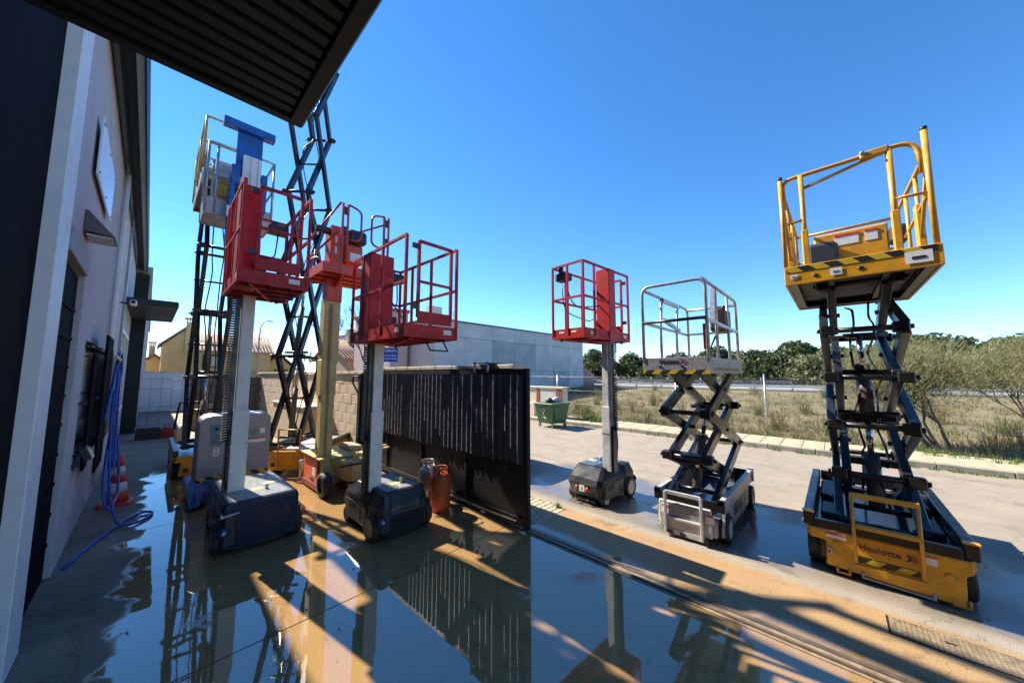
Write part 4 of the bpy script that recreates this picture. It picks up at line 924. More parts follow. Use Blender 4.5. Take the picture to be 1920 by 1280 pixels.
mast_lift('red basket mast lift with grey mast standing on the road outside the gate', (5.50, 3.08, 0), 86, CHAR, mat('dark_cover_top', (0.07, 0.08, 0.095), 0.2, var=0.3, dirt=(0.2, 0.2, 0.2), dscale=20, damt=0.5), 1.06, 0.68, 0.55, (-0.26, 0.10), 2.66, (-0.36, 0.26, -0.48, 0.90), 'facet', mcol=MGREY, split=1.55, mw=0.125, wheelrim=RIMW, colh=0.10)

# ------------------------------------------------------------------ scissor stacks
def scissor(t, xa, xb, w, z0, z1, n, yc=0.0, aw=0.045, ah=0.09, m=BLKW, boss=0.075, hoses=True, cyls=((0.35, 0.75, 0, 2),), cr=0.055, midrod=False):
    """long axis along local x between xa and xb; n crossings from z0 to z1"""
    dz = (z1 - z0) / n; o_, i_ = w / 2, w / 2 - aw - 0.012
    for k in range(n):
        za, zb_ = z0 + k * dz, z0 + (k + 1) * dz
        a, b = (o_, i_) if k % 2 == 0 else (i_, o_)
        for s in (-1, 1):
            MB().bar((xa, yc + s * a, za), (xb, yc + s * a, zb_), aw, ah, (0, 0, 1)).build('scissor_arm', m, t, bevel=0.006)
            MB().bar((xb, yc + s * b, za), (xa, yc + s * b, zb_), aw, ah, (0, 0, 1)).build('scissor_arm', m, t, bevel=0.006)
        if midrod: MB().cyl(((xa + xb) / 2, yc - w / 2 - 0.05, (za + zb_) / 2), ((xa + xb) / 2, yc + w / 2 + 0.05, (za + zb_) / 2), 0.022, 10).build('centre_pin', m, t)
        else:
            for s in (-1, 1): MB().cyl(((xa + xb) / 2, yc + s * (w / 2 + 0.05), (za + zb_) / 2), ((xa + xb) / 2, yc + s * (w / 2 - 0.16), (za + zb_) / 2), 0.028, 10).build('centre_pin', m, t)
    for k in range(n + 1):
        z = z0 + k * dz
        for x in (xa, xb):
            MB().cyl((x, yc - w / 2 - 0.02, z), (x, yc + w / 2 + 0.02, z), 0.032, 10).build('cross_tube', BLK, t)
            for s in (-1, 1):
                MB().box((x, yc + s * (w / 2 - 0.03), z), (boss * 1.05, 0.13, boss * 1.15)).build('pivot_block', BLK, t, bevel=0.012)
                MB().lathe([(0.0, -0.012), (0.026, -0.012), (0.026, 0.012), (0.0, 0.014)], (x, yc + s * (w / 2 + 0.052), z), 10, 'Y').build('pivot_cap', BLK, t)
    for (fa, fb, ka, kb) in cyls:
        p, q = Vector((xa + (xb - xa) * fa, yc, z0 + ka * dz + 0.1)), Vector((xa + (xb - xa) * fb, yc, z0 + kb * dz))
        mid = p + (q - p) * 0.6
        MB().cyl(p, mid, cr, 14).build('cylinder_barrel', mat('cylinder_paint', (0.10, 0.085, 0.075), 0.4, dirt=(0.25, 0.2, 0.16), dscale=5), t); MB().cyl(mid, q, 0.03, 12).build('cylinder_rod', CHROME, t)
        for e in (p, q): MB().cyl((e.x, yc - w / 2 + 0.06, e.z), (e.x, yc + w / 2 - 0.06, e.z), 0.03, 10).build('cylinder_beam', m, t)
    if hoses:
        for s in (0.07, -0.11):
            pts = []
            for k in range(n * 3 + 1):
                f = k / (n * 3); x = xa + (xb - xa) * (0.5 + 0.38 * math.sin(k * 2.09 + s * 20)); pts.append((x, yc + s + 0.03 * math.sin(k * 1.3), z0 + 0.1 + (z1 - z0 - 0.2) * f))
            MB().tube(rounded(pts, 0.3, 3), 0.012, 6).build('hose', CABLE, t)

def logo(parent, loc, rot, size):
    """maker's lettering with double chevron"""
    text('lettering', 'Haulotte', size, BLKP, parent, loc, rot)
    Mx = Matrix.Translation(loc) @ Vector(rot).to_track_quat('Z', 'Y').to_matrix().to_4x4() if False else None
    from mathutils import Euler
    E_ = Euler(rot).to_matrix()
    for k, m in ((0, BLKP), (1, REDL)):
        x0 = size * (2.15 + k * 0.42); s = size * 0.36
        pl_ = [(x0, s), (x0 + s * 0.7, s), (x0 + s * 1.5, 0), (x0 + s * 0.7, -s), (x0, -s), (x0 + s * 0.8, 0)]
        b = MB(); fr = [E_ @ Vector((p[0], p[1], 0.002)) + Vector(loc) for p in pl_]; bk_ = [E_ @ Vector((p[0], p[1], -0.002)) + Vector(loc) for p in pl_]
        b.add(fr + bk_, [(0, 1, 2, 5), (5, 2, 3, 4), (6 + 5, 6 + 2, 6 + 1, 6 + 0), (6 + 4, 6 + 3, 6 + 2, 6 + 5)]); b.build('chevron', m, parent)

# ---- silver grey scissor lift on the road; local x runs away from the yard
def silver_lift():
    t = thing('scissor_lift', 'silver grey scissor lift with bare metal guard rails, half raised on the road', 'lift', (4.86, 1.49, 0), 0, 'scissor lifts')
    W, L = 0.76, 2.0; hw = W / 2
    ch = MB().bx(0.02, L, -hw + 0.06, hw - 0.06, 0.10, 0.30).build('chassis', SILV, t)
    for s in (-1, 1):
        sp_ = MB().prism([(0.05, 0.12), (0.10, 0.32), (0.10, 0.40), (0.02, 0.40), (0.02, 0.50), (L, 0.50), (L, 0.36), (L - 0.35, 0.36), (L - 0.40, 0.12), (0.42, 0.12), (0.40, 0.22), (0.36, 0.34), (0.24, 0.38), (0.14, 0.34)], 'Y', s * hw - 0.015, s * hw + 0.015).build('side_panel', SILV, ch)
        for k in range(3): MB().bx(0.62 + k * 0.33, 0.86 + k * 0.33, s * (hw + 0.0155), s * (hw + 0.019), 0.22, 0.36).build('tray_opening', BLKP, sp_)
        MB().bx(0.0, L, s * (hw - 0.0) - 0.03, s * (hw - 0.0) + 0.03, 0.502, 0.55).build('top_rail', SILV, ch, bevel=0.004)
        MB().bx(0.0, 0.05, s * hw - 0.035, s * hw + 0.035, 0.42, 0.56).build('corner_block', BLK, ch); MB().bx(L - 0.02, L + 0.06, s * hw - 0.035, s * hw + 0.035, 0.36, 0.56).build('corner_block', SILV, ch)
        wheel(t, (0.26, s * (hw - 0.015), 0.165), 0.165, 0.12, RIMW, 'Y'); wheel(t, (L - 0.17, s * (hw - 0.015), 0.165), 0.165, 0.12, RIMW, 'Y')
    MB().bx(0.02, L, -hw + 0.03, hw - 0.03, 0.31, 0.325).build('deck_tray', mat('wet_blue_tray', (0.10, 0.13, 0.17), 0.12, var=0.3), ch)
    MB().bx(0.0, 0.02, -hw + 0.03, hw - 0.03, 0.42, 0.53).build('front_beam', BLK, ch)
    MB().bx(L - 0.02, L, -hw + 0.03, hw - 0.03, 0.33, 0.53).build('rear_beam', BLK, ch)
    # end plate with ladder
    ep = MB().bx(-0.03, 0.018, -hw + 0.10, hw - 0.03, 0.09, 0.43).build('end_plate', SILV, t, bevel=0.012)
    MB().bx(-0.045, -0.031, -hw + 0.22, hw - 0.16, 0.24, 0.41).build('tread_plate', SPECK, ep); MB().bx(-0.05, -0.031, -hw + 0.20, hw - 0.14, 0.10, 0.23).build('lower_plate', SILV, ep)
    for y in (-hw + 0.12, hw - 0.11): MB().bx(-0.036, -0.0305, y - 0.05, y + 0.045, 0.27, 0.38).build('warning_label', WHT, ep); MB().bx(-0.039, -0.0365, y - 0.04, y + 0.035, 0.35, 0.372).build('label_header', REDL, ep)
    MB().bar((-0.07, -hw + 0.20, 0.05), (-0.07, -hw + 0.20, 0.56), 0.03, 0.045).bar((-0.07, hw - 0.13, 0.05), (-0.07, hw - 0.13, 0.56), 0.03, 0.045).bar((-0.07, -hw + 0.20, 0.555), (-0.07, hw - 0.13, 0.555), 0.03, 0.045).bar((-0.06, -hw + 0.20, 0.235), (-0.06, hw - 0.13, 0.235), 0.03, 0.03).build('ladder', SILV, t, bevel=0.004)
    MB().bx(-0.06, -0.03, -0.2, 0.28, 0.04, 0.1).build('pothole_bar', SILV, t); 
    for y in (-0.22, 0.05, 0.2): MB().bx(-0.075, -0.061, y - 0.03, y + 0.03, 0.04, 0.08).build('shackle', BLK, t)
    scissor(t, 0.16, 1.88, 0.56, 0.40, 2.16, 3, 0.02, cyls=((0.18, 0.62, 0, 2),), aw=0.065, ah=0.145, boss=0.10, hoses=False)
    MB().box((0.3, 0.05, 0.95), (0.3, 0.34, 0.1)).build('manifold', BLK, t, bevel=0.02)
    # platform
    px0, px1, py0, py1, pz = -0.26, 1.66, -0.40, 0.38, 2.10
    pf = MB().bx(px0 + 0.02, px1 - 0.02, py0 + 0.02, py1 - 0.02, pz + 0.03, pz + 0.08).build('platform', SILV, t)
    for y in (py0, py1): MB().bx(px0, px1, y - 0.012, y + 0.012, pz, pz + 0.20).build('side_board', SILV, pf, bevel=0.003)
    MB().bx(px0 - 0.012, px0 + 0.012, py0 - 0.012, py1 + 0.012, pz + 0.045, pz + 0.205).build('end_board', SPECK, pf, bevel=0.003)
    MB().bx(px0 - 0.018, px0 - 0.0125, py0 - 0.012, py1 + 0.012, pz - 0.005, pz + 0.046).build('hazard_strip', HAZ, pf)
    MB().bx(px0 + 0.15, px1 - 0.3, py0 - 0.0165, py0 - 0.0125, pz + 0.035, pz + 0.075).build('hazard_strip', HAZS, pf)
    for s in (-0.1, 0.17): MB().lathe([(0.018, -0.003), (0.018, 0.003)], (px0 - 0.0145, s, pz + 0.09), 12, 'X').build('hole', BLKP, pf)
    logo(pf, (px0 - 0.0155, 0.06, pz + 0.155), (R(90), 0, R(-90)), 0.068)
    for k in range(2): MB().bx(px0 + 0.12 + k * 0.9, px0 + 0.62 + k * 0.9, py0 - 0.015, py0 - 0.0125, pz + 0.11, pz + 0.16).build('data_plate', GALV, pf)
    r = 0.021; zt = pz + 1.17; zm = pz + 0.68
    for (pts, nm) in (([(px0, py1, pz + 0.15), (px0, py1, zt), (px0, py0, zt), (px0, py0, pz + 0.15)], 'end_frame'), ([(px0, py0 + 0.03, zt), (px1, py0 + 0.03, zt), (px1, py0 + 0.03, pz + 0.15)], 'side_frame'), ([(px0, py1 - 0.02, zt - 0.04), (px1, py1 - 0.02, zt - 0.04), (px1, py1 - 0.02, pz + 0.15)], 'side_frame'), ([(px1, py0 + 0.03, zt - 0.06), (px1, py1 - 0.03, zt - 0.06)], 'end_frame')):
        MB().tube(rounded(pts, 0.11, 5), r, 10).build(nm, GALV, pf)
    MB().tube([(px0 - 0.02, py1, zm), (px0 - 0.02, py0, zm)], r, 10).build('mid_rail', BLK, pf)
    for y in (py0 + 0.03, py1 - 0.02): MB().bar((px0, y, zm), (px1, y, zm - 0.01), 0.035, 0.035).build('mid_rail', GALV, pf)
    MB().bar((px1, py0 + 0.03, zm), (px1, py1 - 0.02, zm), 0.035, 0.035).build('mid_rail', GALV, pf)
    for x in (px0 + 0.60, px0 + 1.30):
        for y in (py0 + 0.03, py1 - 0.02): MB().tube([(x, y, pz + 0.15), (x, y, zm), (x + (0.08 if y > 0 else 0), y + (0.0 if y > 0 else 0.0), zt - 0.03)], 0.02, 8).build('stanchion', GALV, pf)
    MB().bar((px0 + 0.5, py0 + 0.05, zm), (px0 + 0.62, py0 + 0.05, zt - 0.02), 0.05, 0.07).build('folding_strut', GALV, pf)
    MB().bar((px0 + 0.6, py1 - 0.05, zt - 0.08), (px0 + 1.35, py1 - 0.05, zt - 0.08), 0.06, 0.05).build('extension_rail', GALV, pf); MB().bar((px0 + 0.6, py1 - 0.05, zm + 0.12), (px0 + 1.35, py1 - 0.05, zm + 0.02), 0.04, 0.05).build('extension_rail', GALV, pf)
    cb = MB().box((px1 - 0.45, py0 + 0.16, zt - 0.36), (0.45, 0.2, 0.36)).build('control_box', BLKP, pf, bevel=0.03)
    MB().lathe([(0.03, 0), (0.03, 0.05), (0, 0.055)], (px1 - 0.5, py0 + 0.1, zt - 0.18), 12).build('joystick', BLK, cb); MB().lathe([(0.02, -0.01), (0.024, 0.0)], (px1 - 0.4, py0 + 0.05, zt - 0.28), 10, 'Y').build('button', mat('amber', (0.5, 0.25, 0.02), 0.4), cb)
    MB().tube(rounded([(px1 - 0.45, py0 + 0.2, zt - 0.5), (px1 - 0.7, py0 + 0.3, pz + 0.3), (px1 - 0.2, py0 + 0.25, pz + 0.2), (px1 - 0.05, py0 + 0.15, pz + 0.24)], 0.15), 0.014, 6).build('cable', CABLE, cb)
    MB().tube([(px0 + 0.12, py0 + 0.06, pz + 0.3), (px0 + 0.12, py0 + 0.06, pz + 0.62)], 0.02, 6).build('lanyard', mat('red_lanyard', (0.5, 0.04, 0.03), 0.7), pf)
    return t
silver_lift()

# ---- big yellow scissor lift at the right
def yellow_lift():
    t = thing('scissor_lift', 'large yellow scissor lift with entry ladder at the right edge of the road', 'lift', (5.12, -0.235, 0), 0, 'scissor lifts')
    W, L = 1.10, 2.30; hw = W / 2
    ch = MB().bx(0.06, L, -hw + 0.08, hw - 0.08, 0.12, 0.42).build('chassis', BLK, t)
    ep = MB().prism([(-hw + 0.06, 0.03), (hw - 0.12, 0.08), (hw - 0.13, 0.33), (hw, 0.33), (hw, 0.44), (-hw, 0.44), (-hw, 0.33), (-hw + 0.05, 0.30)], 'X', -0.02, 0.05).build('end_plate', YEL, t, bevel=0.012)
    MB().bx(-0.026, -0.0205, -0.24, 0.20, 0.255, 0.43).build('recess_panel', mat('yellow_recess', (0.60, 0.25, 0.012), 0.4, var=0.1), ep)
    MB().bx(-0.0300, -0.0265, -0.23, 0.19, 0.195, 0.245).build('hazard_strip', HAZ, ep)
    logo(ep, (-0.0285, 0.03, 0.345), (R(90), 0, R(-90)), 0.082)
    MB().bx(-0.026, -0.0205, 0.26, 0.42, 0.37, 0.415).build('warning_label', WHT, ep); MB().bx(-0.029, -0.0265, 0.26, 0.42, 0.40, 0.414).build('label_header', REDL, ep)
    MB().bx(-0.026, -0.0205, -0.34, -0.27, 0.33, 0.41).build('warning_label', WHT, ep); MB().bx(-0.029, -0.0265, -0.34, -0.27, 0.395, 0.409).build('label_header', REDL, ep)
    for (y, z) in ((0.34, 0.32), (-0.40, 0.27)): MB().lathe([(0.0, -0.02), (0.026, -0.012), (0.03, 0.0)], (-0.02, y, z), 14, 'X').build('bolt_head', YEL, ep)
    MB().tube(arc((-0.03, 0.41, 0.235), 0.03, 90, 270, 6, ('y', 'z')), 0.008, 6).build('handle', GALV, ep)
    for y in (0.30, -0.46): MB().tube([(-0.015, y + 0.045, 0.10), (-0.015, y + 0.045, 0.035), (-0.015, y - 0.045, 0.035), (-0.015, y - 0.045, 0.10)], 0.012, 6).build('tie_down', YEL, t)
    MB().tube([(-0.02, 0.16, 0.10), (-0.02, 0.16, 0.05), (-0.02, -0.30, 0.035), (-0.02, -0.30, 0.08)], 0.014, 6).build('pothole_guard', SILV, t)
    for s in (-1, 1):
        MB().prism([(0.05, 0.33), (0.05, 0.44), (L, 0.44), (L, 0.20), (L - 0.5, 0.20), (L - 0.52, 0.10), (0.55, 0.10), (0.5, 0.33)], 'Y', s * hw - 0.02, s * hw + 0.02).build('side_panel', YEL, ch, bevel=0.006)
        MB().bx(-0.01, L + 0.02, s * hw - 0.045, s * hw + 0.045, 0.445, 0.585).build('rim_beam', BLK, ch, bevel=0.01)
        MB().bx(-0.02, 0.05, s * hw - 0.05, s * hw + 0.05, 0.586, 0.60).build('rim_cap', YEL, ch)
        wheel(t, (0.28, s * (hw - 0.04), 0.19), 0.19, 0.14, RIMW, 'Y'); wheel(t, (L - 0.25, s * (hw - 0.04), 0.19), 0.19, 0.14, RIMW, 'Y')
    MB().bx(-0.01, 0.04, -hw + 0.05, hw - 0.05, 0.445, 0.53).build('front_beam', BLK, ch); MB().bx(L - 0.04, L + 0.02, -hw + 0.05, hw - 0.05, 0.445, 0.58).build('rear_beam', BLK, ch)
    MB().bx(0.05, L - 0.05, -hw + 0.05, hw - 0.05, 0.425, 0.435).build('deck_tray', mat('wet_dark_tray', (0.05, 0.065, 0.09), 0.14, var=0.4, vscale=9, dirt=(0.18, 0.19, 0.2), dscale=6), ch)
    for (a, b, c_, d_) in ((0.3, 0.75, 0.28, 0.46), (0.35, 0.8, -0.46, -0.3), (1.2, 1.9, -0.48, -0.34), (1.1, 1.9, 0.30, 0.48)): MB().bx(a, b, c_, d_, 0.437, 0.53).build('battery_box', BLKP, ch, bevel=0.015)
    MB().tube([(-0.07, -0.25, 0.20), (-0.07, -0.25, 0.86)], 0.015, 8).tube([(-0.07, 0.20, 0.20), (-0.07, 0.20, 0.86)], 0.015, 8).bar((-0.07, -0.26, 0.86), (-0.07, 0.21, 0.86), 0.04, 0.045).bar((-0.05, -0.26, 0.55), (-0.05, 0.21, 0.55), 0.07, 0.035).bar((-0.05, -0.26, 0.17), (-0.05, 0.21, 0.17), 0.03, 0.012).build('ladder', RAILY, t)
    scissor(t, 0.38, 1.92, 0.64, 0.44, 3.14, 5, -0.02, cyls=((0.25, 0.42, 0, 2), (0.35, 0.55, 2, 4)), aw=0.08, ah=0.15, boss=0.10, m=mat('greasy_blue_black_steel', (0.016, 0.02, 0.03), 0.34, var=0.3, dirt=(0.055, 0.05, 0.045), dscale=5, damt=0.35), cr=0.07)
    for z in (0.98, 1.52, 2.06): MB().box((1.0, -0.02, z + 0.05), (0.12, 0.5, 0.08)).build('torsion_box', BLK, t, bevel=0.015)
    # platform
    px0, px1, py0, py1, pz = -0.28, 1.78, -0.55, 0.58, 3.08
    pf = MB().bx(px0 + 0.1, px1 - 0.1, py0 + 0.1, py1 - 0.1, pz + 0.10, pz + 0.13).build('platform', mat('platform_underside', (0.16, 0.16, 0.15), 0.7, var=0.25), t)
    MB().prism([(px0, pz), (px0 + 0.02, pz), (px0 + 0.02, pz + 0.20), (px0, pz + 0.20)], 'Y', py0, py1).build('front_board', YEL, pf, bevel=0.004)
    MB().bx(px0 - 0.004, px0 - 0.0005, py0 + 0.03, py1 - 0.02, pz + 0.135, pz + 0.195).build('hazard_strip', stripes('hazard_tape_wide', (0.66, 0.46, 0.03), (0.02, 0.02, 0.02), 0.22, (1, 1, -1)), pf)
    MB().bx(px1 - 0.02, px1, py0, py1, pz, pz + 0.2).build('rear_board', YEL, pf)
    for y in (py0, py1 - 0.02): MB().bx(px0 + 0.021, px1 - 0.021, y, y + 0.02, pz, pz + 0.20).build('side_board', YEL, pf)
    for (a, b, c_, d_) in ((px0 + 0.022, px1 - 0.022, py0 + 0.021, py0 + 0.10), (px0 + 0.022, px1 - 0.022, py1 - 0.10, py1 - 0.021), (px0 + 0.022, px0 + 0.10, py0 + 0.101, py1 - 0.101), (px1 - 0.16, px1 - 0.022, py0 + 0.101, py1 - 0.101)): MB().bx(a, b, c_, d_, pz + 0.012, pz + 0.10).build('under_frame', BLK, pf)
    for y in (-0.22, 0.2): MB().bx(px0 + 0.1, px1 - 0.16, y - 0.025, y + 0.025, pz + 0.04, pz + 0.10).build('under_rib', BLK, pf)
    for (y, z) in ((0.32, 0.07), (-0.02, 0.075)): MB().lathe([(0.012, -0.003), (0.022, -0.003), (0.022, 0.002)], (px0 - 0.001, y, pz + z), 14, 'X').build('hole', BLKP, pf)
    for (y, z, w, h) in ((0.50, 0.085, 0.03, 0.03), (0.16, 0.08, 0.045, 0.05), (-0.40, 0.10, 0.085, 0.075)):
        lb = MB().bx(px0 - 0.006, px0 - 0.0045, y - w, y + w, pz + z - h * 0.75, pz + z + h * 0.75).build('sticker', WHT, pf); MB().bx(px0 - 0.0085, px0 - 0.0065, y - w * 0.5, y + w * 0.5, pz + z - h * 0.25, pz + z + h * 0.1).build('pictogram', BLUEL if w < 0.06 else BLKP, lb)
    zd, zt, zm = pz + 0.18, pz + 1.26, pz + 0.72; r = 0.022
    # front frame: two end posts, bowed top bar dropping on the left, inner posts
    MB().tube([(px0 + 0.03, py1 - 0.02, zd), (px0 + 0.03, py1 - 0.02, zt - 0.02)], r, 10).build('corner_post', RAILY, pf); MB().tube([(px0 + 0.03, py0 + 0.03, zd), (px0 + 0.03, py0 + 0.03, zt + 0.05)], 0.023, 10).build('corner_post', RAILY, pf)
    for (y, z) in ((py1 - 0.02, zt - 0.02), (py0 + 0.03, zt + 0.05)): MB().lathe([(0.025, 0), (0.025, 0.03), (0, 0.032)], (px0 + 0.03, y, z), 10).build('post_cap', BLKP, pf)
    MB().tube(rounded([(px0 + 0.05, py1 - 0.04, zt - 0.25), (px0 + 0.05, py1 - 0.04, zt - 0.03), (px0 + 0.05, -0.1, zt - 0.02), (px0 + 0.05, py0 + 0.08, zt - 0.01), (px0 + 0.05, py0 + 0.06, zt - 0.35)], 0.14, 5), r, 10).build('top_bar', RAILY, pf)
    MB().tube([(px0 + 0.07, py1 - 0.22, zt - 0.17), (px0 + 0.07, py0 + 0.33, zt - 0.04)], 0.018, 8).build('gate_bar', RAILY, pf)
    MB().box((px0 + 0.05, py0 + 0.36, zt - 0.02), (0.07, 0.2, 0.07)).build('gate_latch', RAILY, pf, bevel=0.01); MB().lathe([(0.0, -0.02), (0.03, 0.0), (0.0, 0.03)], (px0 + 0.02, py0 + 0.44, zt), 10).build('latch_knob', GALV, pf)
    for y in (py1 - 0.20, py0 + 0.26): MB().tube([(px0 + 0.04, y, zd), (px0 + 0.04, y, zt - 0.03)], 0.024, 10).build('inner_post', RAILY, pf); MB().bx(px0 + 0.01, px0 + 0.07, y - 0.03, y + 0.03, zd, zd + 0.42).build('post_sleeve', YEL, pf, bevel=0.01)
    for (a, b) in ((py1 - 0.02, py1 - 0.20), (py0 + 0.03, py0 + 0.26)): MB().tube([(px0 + 0.035, a, zd + 0.52), (px0 + 0.035, b, zd + 0.54)], 0.016, 8).build('brace', RAILY, pf)
    for y in (py0 + 0.03, py1 - 0.03):
        MB().tube(rounded([(px0 + 0.04, y, zt - 0.18), (px1 - 0.06, y, zt - 0.05), (px1 - 0.03, y, zt - 0.15), (px1 - 0.03, y, zd)], 0.1), r, 8).build('side_frame', RAILY, pf)
        MB().tube([(px0 + 0.04, y, zm), (px1 - 0.03, y, zm)], 0.017, 8).build('mid_rail', RAILY, pf)
        for x in (px0 + 0.65, px0 + 1.3): MB().tube([(x, y, zd), (x, y, zt - 0.12)], 0.018, 8).build('stanchion', RAILY, pf)
        MB().tube([(px0 + 0.05, y, zt - 0.25), (px0 + 0.62, y, zd + 0.25)], 0.016, 8).build('diagonal_strut', RAILY, pf)
        MB().bx(px0 + 0.60, px0 + 0.72, y - 0.03, y + 0.03, zd, zd + 0.62).build('post_sleeve', YEL, pf, bevel=0.01)
    MB().tube([(px1 - 0.03, py0 + 0.04, zt - 0.12), (px1 - 0.03, py1 - 0.04, zt - 0.12)], r, 8).tube([(px1 - 0.03, py0 + 0.04, zm), (px1 - 0.03, py1 - 0.04, zm)], 0.017, 8).build('rear_rail', RAILY, pf)
    # control console and manual box on the rear rail
    cs = MB().bx(px1 - 0.32, px1 - 0.28, -0.40, 0.34, zd + 0.04, zd + 0.84).build('console', YEL, pf, bevel=0.02)
    MB().box((px1 - 0.38, 0.26, zd + 0.46), (0.1, 0.34, 0.50)).build('manual_box', mat('black_box_plastic', (0.035, 0.037, 0.04), 0.45), cs, bevel=0.05)
    for (y, w) in ((0.0, 0.12), (-0.24, 0.06)): MB().bx(px1 - 0.326, px1 - 0.321, y - w, y + w, zd + 0.64, zd + 0.79).build('sticker', WHT, cs); MB().bx(px1 - 0.33, px1 - 0.3265, y - w, y + w, zd + 0.76, zd + 0.79).build('sticker_header', REDL, cs)
    MB().box((px1 - 0.4, py0 + 0.08, zd + 0.62), (0.22, 0.16, 0.22)).build('control_box', BLKP, pf, bevel=0.03)
    return t
yellow_lift()

# ---- tall scissor lifts at the back of the yard; local x is the long axis
def tall_lift(label, loc, rz, W, L, sw_, xa, xb, z0, z1, n, plat, ladder=True, yc=0.0):
    t = thing('scissor_lift', label, 'lift', loc, rz, 'scissor lifts'); hw = W / 2
    ch = MB().bx(0.05, L, -hw + 0.06, hw - 0.06, 0.12, 0.40).build('chassis', BLK, t)
    MB().prism([(-hw + 0.05, 0.07), (hw - 0.05, 0.07), (hw - 0.08, 0.34), (hw, 0.34), (hw, 0.46), (-hw, 0.46), (-hw, 0.34), (-hw + 0.08, 0.34)], 'X', -0.02, 0.05).build('end_plate', YEL, t, bevel=0.01)
    for s in (-1, 1):
        MB().prism([(0.05, 0.34), (0.05, 0.46), (L, 0.46), (L, 0.2), (L - 0.5, 0.2), (L - 0.52, 0.1), (0.6, 0.1), (0.52, 0.34)], 'Y', s * hw - 0.02, s * hw + 0.02).build('side_panel', YEL, ch)
        MB().bx(0, L, s * hw - 0.04, s * hw + 0.04, 0.465, 0.58).build('rim_beam', BLK, ch, bevel=0.008)
        wheel(t, (0.3, s * (hw - 0.04), 0.19), 0.19, 0.14, RIMW, 'Y'); wheel(t, (L - 0.28, s * (hw - 0.04), 0.19), 0.19, 0.14, RIMW, 'Y')
    MB().bx(0.04, L - 0.04, -hw + 0.05, hw - 0.05, 0.42, 0.44).build('deck_tray', GALV, ch)
    for s in (-1, 1): MB().bx(0.1, 0.16, s * (hw - 0.3) - 0.03, s * (hw - 0.3) + 0.03, 0.46, 0.50).build('clamp', GALV, ch)
    MB().bx(-0.028, -0.0205, -hw + 0.12, -hw + 0.2, 0.36, 0.43).build('warning_label', WHT, t); MB().bx(-0.028, -0.0205, hw - 0.2, hw - 0.12, 0.15, 0.22).build('warning_label', BLKP, t)
    if ladder: MB().tube([(-0.08, 0.26, 0.15), (-0.08, 0.26, 0.92), (-0.08, -0.18, 0.92), (-0.08, -0.18, 0.15)], 0.018, 8).bar((-0.06, 0.26, 0.5), (-0.06, -0.18, 0.5), 0.05, 0.03).build('ladder', RAILY, t)
    scissor(t, xa, xb, sw_, z0, z1, n, yc, aw=0.075, ah=0.12, m=BLKW, boss=0.085, midrod=True, cyls=((0.3, 0.5, 0, 1), (0.35, 0.6, 1, 2)))
    px0, px1, py0, py1, pz, m_, rm_ = plat
    pf = MB().bx(px0 + 0.02, px1 - 0.02, py0 + 0.02, py1 - 0.02, pz + 0.05, pz + 0.1).build('platform', BLK, t)
    for (a, b, c_, d_) in ((px0, px0 + 0.02, py0, py1), (px1 - 0.02, px1, py0, py1), (px0 + 0.021, px1 - 0.021, py0, py0 + 0.02), (px0 + 0.021, px1 - 0.021, py1 - 0.02, py1)): MB().bx(a, b, c_, d_, pz, pz + 0.24).build('toe_board', m_, pf)
    zt, zd, zm = pz + 1.28, pz + 0.2, pz + 0.75
    for z, rr_ in ((zt, 0.022), (zm, 0.017)): MB().tube(rounded([(px0, py0, z), (px1, py0, z), (px1, py1, z), (px0, py1, z)], 0.08, closed=True), rr_, 8, closed=True).build('guard_rail', rm_, pf)
    for x in (px0, (px0 + px1) / 2, px1):
        for y in (py0, py1): MB().tube([(x, y, zd), (x, y, zt)], 0.022, 8).build('stanchion', rm_, pf)
    MB().tube([(px0 + 0.02, py1, zt), (px0 + 0.3, py1, zd)], 0.018, 6).build('diagonal_strut', rm_, pf); MB().tube([(px0 + 0.02, py0, zt), (px0 + 0.3, py0, zd)], 0.018, 6).build('diagonal_strut', rm_, pf)
    MB().box(((px0 + px1) / 2, py0 + 0.15, zm - 0.1), (0.3, 0.2, 0.3)).build('control_box', BLKP, pf, bevel=0.02); MB().bx(px0 - 0.004, px0 - 0.0005, -0.05, 0.05, pz + 0.12, pz + 0.2).build('sticker', WHT, pf)
    return t
# local x -> world +y after +90 degree turn; local y -> world -x
tall_lift('slim yellow scissor lift fully raised at the far left, beside the warehouse', (0.88, 9.55, 0), 90, 0.80, 2.1, 0.56, 0.25, 0.95, 0.60, 6.30, 4, (-0.75, 1.35, -0.42, 0.42, 5.95, YEL, RAILY), ladder=False)
tall_lift('very tall yellow based scissor lift whose black stack passes behind the canopy corner', (2.22, 8.50, 0), 48, 1.08, 1.95, 0.60, 0.02, 0.92, 0.60, 10.0, 5, (-0.05, 1.0, 0.05, 0.75, 10.1, YEL, RAILY), yc=0.22)

